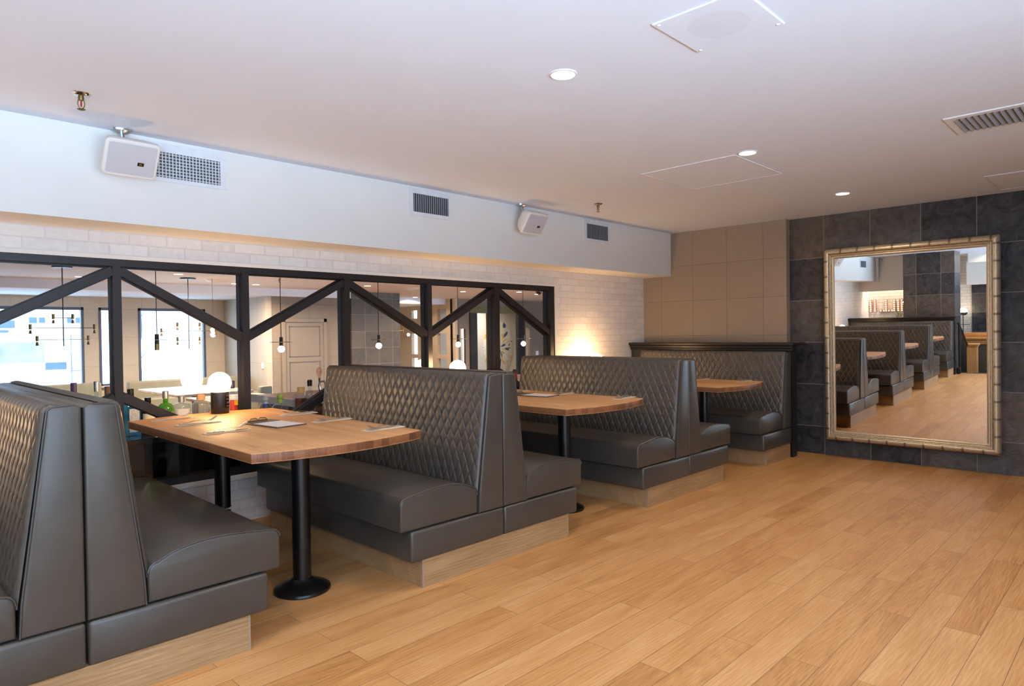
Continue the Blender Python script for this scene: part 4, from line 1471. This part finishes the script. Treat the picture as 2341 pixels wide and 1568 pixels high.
for i, (x, y, lb) in enumerate(((3.07, 10.8, 'bar room downlight seen beside the left diagonal brace'), (4.168, 9.32, 'bar room downlight above the unlit pendant'),
                                (6.2, 10.82, 'bar room downlight right of the second visible post'), (5.77, 10.83, 'bar room downlight left of the second visible post'),
                                (8.24, 9.83, 'bar room downlight at the top of the third visible post'), (11.28, 10.13, 'bar room downlight above the lobby panes'),
                                (12.62, 9.44, 'bar room downlight left of the last post'), (13.76, 9.84, 'bar room downlight touching the last post'))):
    downlight(x, y, 2.297, lb, 0.07, 90.0, 'downlights in the bar room')
for x, y, lb in ((5.144, 10.08, 'round white ceiling diffuser in the bar room near the second post'), (9.392, 9.87, 'round white ceiling diffuser left of the fourth post'), (9.265, 8.6, 'round white ceiling diffuser right of the fourth post')):
    t = thing('ceiling_diffuser', (x, y, 2.297), lb, 'vent', 'round ceiling diffusers')
    make('rings', B().lathe([(0.0, -0.05), (0.10, -0.05), (0.12, -0.02), (0.14, -0.045), (0.20, -0.03), (0.24, 0.0)], seg=32), M['vent'], t)
for x, y, lb in ((5.9, 9.2, 'fire sprinkler on the bar room ceiling left of the taupe door'), (11.9, 9.3, 'fire sprinkler on the bar room ceiling by the last bay')):
    dup(sp, (x, y, 2.297), lb)
t = thing('dome_camera', (12.45, 8.6, 2.297), 'dark dome camera on the bar room ceiling by the last bay', 'camera')
make('mount', B().lathe([(0, -0.04), (0.09, -0.04), (0.10, 0.0)], seg=24), M['vent'], t)
make('dome', B().ball((0, 0, -0.04), 0.075, 20, 10, z1=0.0), M['black'], t)

# ------------------------------------------------------------------ street outside
g = make('snow_ground', B().box(-12, 30, 14.2, 27, LOW - 0.12, LOW - 0.02), M['snow'])
tag(g, 'snow covered street outside the bar room windows', 'snow')
g['kind'] = 'structure'
sb = B()
nx = 40
vs = []
for i in range(nx + 1):
    x = 2.0 + 7.0 * i / nx
    hh = 0.42 + 0.12 * math.sin(i * 0.7) + 0.06 * math.sin(i * 2.1)
    for yy, q in ((15.4, 0), (15.8, 0.7), (16.3, 1.0), (16.9, 0.75), (17.5, 0)):
        vs.append((x, yy, LOW - 0.03 + hh * q))
fs = [(i * 5 + k, i * 5 + k + 1, i * 5 + 6 + k, i * 5 + 5 + k) for i in range(nx) for k in range(4)]
sn = make('snow_bank', sb.add(vs, fs), M['snow'], smooth=80)
tag(sn, 'heaped snow bank outside the square street window', 'snow bank')
fc = thing('street_building', (6, 26, LOW), 'white building with blue windows across the street', 'building')
make('facade_wall', B().box(-16, 16, 0, 1.0, 0, 7.0), M['facade'], fc)
for x0, x1, z0, z1, m in ((4.99, 5.22, 1.79, 2.0, 'blue_pane'), (5.28, 5.46, 1.80, 2.0, 'blue_pane'), (6.13, 6.30, 1.80, 2.0, 'blue_pane'), (6.40, 6.58, 1.80, 2.0, 'blue_pane'), (6.98, 7.2, 1.8, 2.0, 'blue_pane'), (3.9, 4.58, 1.62, 1.88, 'blue_pane'), (4.1, 4.4, 1.46, 1.55, 'blue_pane'),
                          (2.5, 5.43, 0.40, 1.13, 'shop_pane'), (5.44, 6.08, 0.12, 0.38, 'blue_pane')):
    make('window', B().box(x0 - 6, x1 - 6, -0.03, 0.02, z0 - LOW, z1 - LOW), M[m], fc)
M['poster'] = plain('street_poster_print', '#b09aa4', 0.5, var=0.55, scale=3.5)
po = thing('street_poster', (6.42, 25.9, 0.06), 'tall framed poster outside, at the right of the large window', 'poster')
make('poster_print', B().box(-0.19, 0.20, 0.0, 0.02, 0.0, 0.60), M['poster'], po)
pf_ = B()
for q in ((-0.21, -0.19, -0.02, 1.29), (0.20, 0.22, -0.02, 1.29), (-0.21, 0.22, 1.27, 1.29), (-0.21, 0.22, -0.02, 0.0)):
    pf_.box(q[0], q[1], -0.01, 0.03, q[2], q[3])
    if q[1] - q[0] < 0.05:
        pf_.box(q[0], q[1], -0.01, 0.03, -0.53, 0.0)
make('poster_frame', pf_, M['blue_pane'], po)
tr_ = thing('street_tree', (6.08, 17.8, LOW - 0.02), 'thin bare young tree outside the square street window', 'tree')
make('trunk', B().tube([(0, 0, 0), (0.01, 0, 0.8), (-0.03, 0, 1.4), (0.05, 0, 1.9), (0.04, 0, 2.6), (0.08, 0, 3.4)], [0.035, 0.03, 0.026, 0.022, 0.016, 0.006], 8), M['bark'], tr_)
for k in range(9):
    z = 1.1 + 0.22 * k
    a = k * 2.4
    L = 0.35 - 0.02 * k
    make('branch', B().tube([(0, 0, z), (L * .5 * math.cos(a), L * .5 * math.sin(a), z + .22), (L * math.cos(a), L * math.sin(a), z + .5)], [0.012, 0.008, 0.003], 6), M['bark'], tr_)

# ------------------------------------------------------------------ left end of the room, seen in the mirror
struct('wall_end_brick', B().box(-3.05, -2.9, 0.86, YW, LOW, ZC).box(-4.2, -4.05, 0.07, YW, LOW, ZC), M['brick_end'], 'white brick end wall with bulb letters', 'wall')
struct('wall_end_slate', B().box(-4.2, -4.03, BACK_Y, 0.07, LOW, ZC), M['slate'], 'slate tiled end wall beyond the stairs', 'wall')
struct('column_slate', B().box(-2.2, -1.605, 0.0, 0.864, LOW, ZC), M['slate'], 'black slate column behind the mirrored booth', 'column')
struct('beam_white', B().box(-2.45, -2.27, 0.864, YW, 1.645, ZC), M['white'], 'white dropped beam beside the slate column', 'beam')
struct('beam_right', B().box(-3.4, -3.1, BACK_Y, 0.0, 2.15, ZC).box(-4.03, -3.4, BACK_Y, 0.07, 1.70, ZC), M['white'], 'white stepped beams over the stairs', 'beam')
ml = thing('marquee_sign', (-2.9, 0, 0), 'rusty letter sign lit with small bulbs on the brick end wall', 'sign')
M['rust'] = plain('rusty_letter_metal', '#8a4a2c', 0.6)


def stroke(p0, p1, n):
    a, b = Vector(p0), Vector(p1)
    d = (b - a).normalized()
    q = Vector((-d.y, d.x)) * 0.022
    e = d * 0.024
    poly = [a - e + q, b + e + q, b + e - q, a - e - q]
    l = make('letter_stroke', B().prism([(v.x, v.y) for v in poly], 'x', 0.0, 0.03), M['rust'], ml)
    bb = B()
    for i in range(n):
        p = a.lerp(b, i / max(1, n - 1))
        bb.ball((0.036, p.x, p.y), 0.0125, 10, 6)
    make('bulbs', bb, M['small_bulb'], l)


for y in (1.775, 1.690):
    stroke((y, 1.214), (y, 1.433), 6)
for y in (1.470, 1.312):
    stroke((y, 1.214), (y, 1.433), 6)
    stroke((y + 0.045, 1.214), (y + 0.105, 1.214), 2)
stroke((1.235, 1.214), (1.235, 1.433), 6)
stroke((1.165, 1.433), (1.10, 1.30), 4)
stroke((1.165, 1.214), (1.165, 1.433), 6)
gp = thing('potted_grass', (-2.50, 1.10, LOW), 'tall ornamental grass in a dark planter near the bulb letters', 'plant')
make('planter', B().box(-0.15, 0.15, -0.15, 0.15, 0, 1.35, 0.01), M['black'], gp)
M['grass'] = plain('dry_green_blade', '#8f8a52', 0.6)
gb = B()
for k in range(46):
    a = random.uniform(0, 6.28)
    L = random.uniform(0.12, 0.32)
    hh = random.uniform(0.2, 0.42)
    gb.tube([(0.03 * math.cos(a), 0.03 * math.sin(a), 1.33), (L * .4 * math.cos(a), L * .4 * math.sin(a), 1.35 + hh * .7), (L * math.cos(a), L * math.sin(a), 1.35 + hh)], [0.005, 0.004, 0.001], 4)
make('blades', gb, M['grass'], gp)['kind'] = 'stuff'

# stair rail, oak half walls, floor lamp
struct('stairs', B().box(-2.1, -1.8, -1.6, 0.0, LOW, -0.15).box(-2.4, -2.1, -1.6, 0.0, LOW, -0.30), M['slate_x'], 'short dark stair down from the oak floor', 'stairs')
rl = thing('stair_railing', (-1.52, -0.06, 0), 'black metal stair railing descending beside the mirrored booth', 'railing')
make('handrail', B().tube([(0.0, 0, 0.955), (-0.06, 0, 0.96), (-0.84, -0.02, 0.50)], 0.018, 10), M['iron'], rl)
for k in range(7):
    x = -0.04 - k * 0.125
    zb = 0.0 if x > -0.28 else (-0.15 if x > -0.58 else -0.30)
    make('baluster', B().tube([(x, -0.01, zb), (x, -0.01, 0.96 - k * 0.0737)], 0.008 if k else 0.016, 8), M['iron'], rl)
make('foot', B().box(-0.06, 0.03, -0.03, 0.03, 0, 0.12, 0.01), M['iron'], rl)
hw_ = thing('oak_newel', (-2.5, -0.145, LOW), 'square oak newel pier with cap, seen in the mirror', 'pier')
make('shaft', B().box(-0.09, 0.09, -0.085, 0.085, 0, 0.93), M['oak'], hw_)
make('cap', B().box(-0.12, 0.12, -0.115, 0.115, 0.93, 0.965, 0.008).box(-0.105, 0.105, -0.1, 0.1, 0.905, 0.93, 0.006), M['oak'], hw_)
fl = thing('globe_stand_lamp', (-3.76, 0.19, LOW), 'slim black stand lamp with half silvered globe by the brick', 'lamp')
make('stand', B().tube([(0, 0, 1.0), (0, 0, 1.50)], 0.008, 8).lathe([(0, 1.0), (0.07, 1.0), (0.07, 1.012), (0, 1.02)], seg=20).tube([(0, -0.12, 1.30), (0, 0.12, 1.30)], 0.006, 8), M['iron'], fl)
make('plinth_table', B().box(-0.12, 0.12, -0.16, 0.16, 0, 1.0), M['olive'], fl)
make('globe_upper', B().ball((0, 0, 1.575), 0.085, 24, 12, z0=-0.1), M['led'], fl, label='glowing upper half')
make('globe_lower', B().ball((0, 0, 1.575), 0.0855, 24, 12, z1=-0.08), M['chrome'], fl, label='silvered lower half')
lb_ = thing('booth_bench', (-3.30, -0.6, LOW), 'quilted booth with stepped oak cap on the lower level, seen in the mirror', 'bench')
make('backrest', B().box(-0.14, 0.0, -1.4, 0.75, 0, 0.90, 0.02), M['quilt'], lb_)
make('oak_cap', B().box(-0.16, 0.03, -1.42, 0.77, 0.90, 1.00, 0.01).box(-0.20, 0.07, -1.44, 0.79, 1.00, 1.05, 0.01).box(-0.20, -0.12, -1.44, 0.79, 1.05, 1.14, 0.01), M['oak'], lb_)
make('seat', B().box(0.0, 0.42, -1.4, 0.3, 0, 0.44, 0.02), M['leather'], lb_)
lt = thing('bar_room_table', (-2.55, -1.15, LOW), 'pale table before the lower quilted booth, seen in the mirror', 'table', 'tables in the bar room')
make('tabletop', B().box(-0.18, 0.3, -0.45, 0.6, 0.68, 0.72, 0.01), M['butcher'], lt)
make('pedestal_column', B().lathe([(0.04, 0.0), (0.04, 0.68)], seg=16), M['iron'], lt)
make('pedestal_base', B().lathe([(0, 0), (0.2, 0), (0.2, 0.02), (0.04, 0.05)], seg=24), M['iron'], lt)
# warm light washing the brick at the left end and the lower level
for x, y, lb in ((-2.66, 1.55, 'downlight over the bulb letters, seen only by its glow'), (-2.66, 1.1, 'downlight over the potted grass'), (-3.0, -0.5, 'downlight over the oak counter'), (-0.9, -0.72, 'downlight over the mirrored table')):
    downlight(x, y, ZC if y < 0 and x > -2 else (ZC if y > 0 else 2.341), lb, 0.045, 14.0)
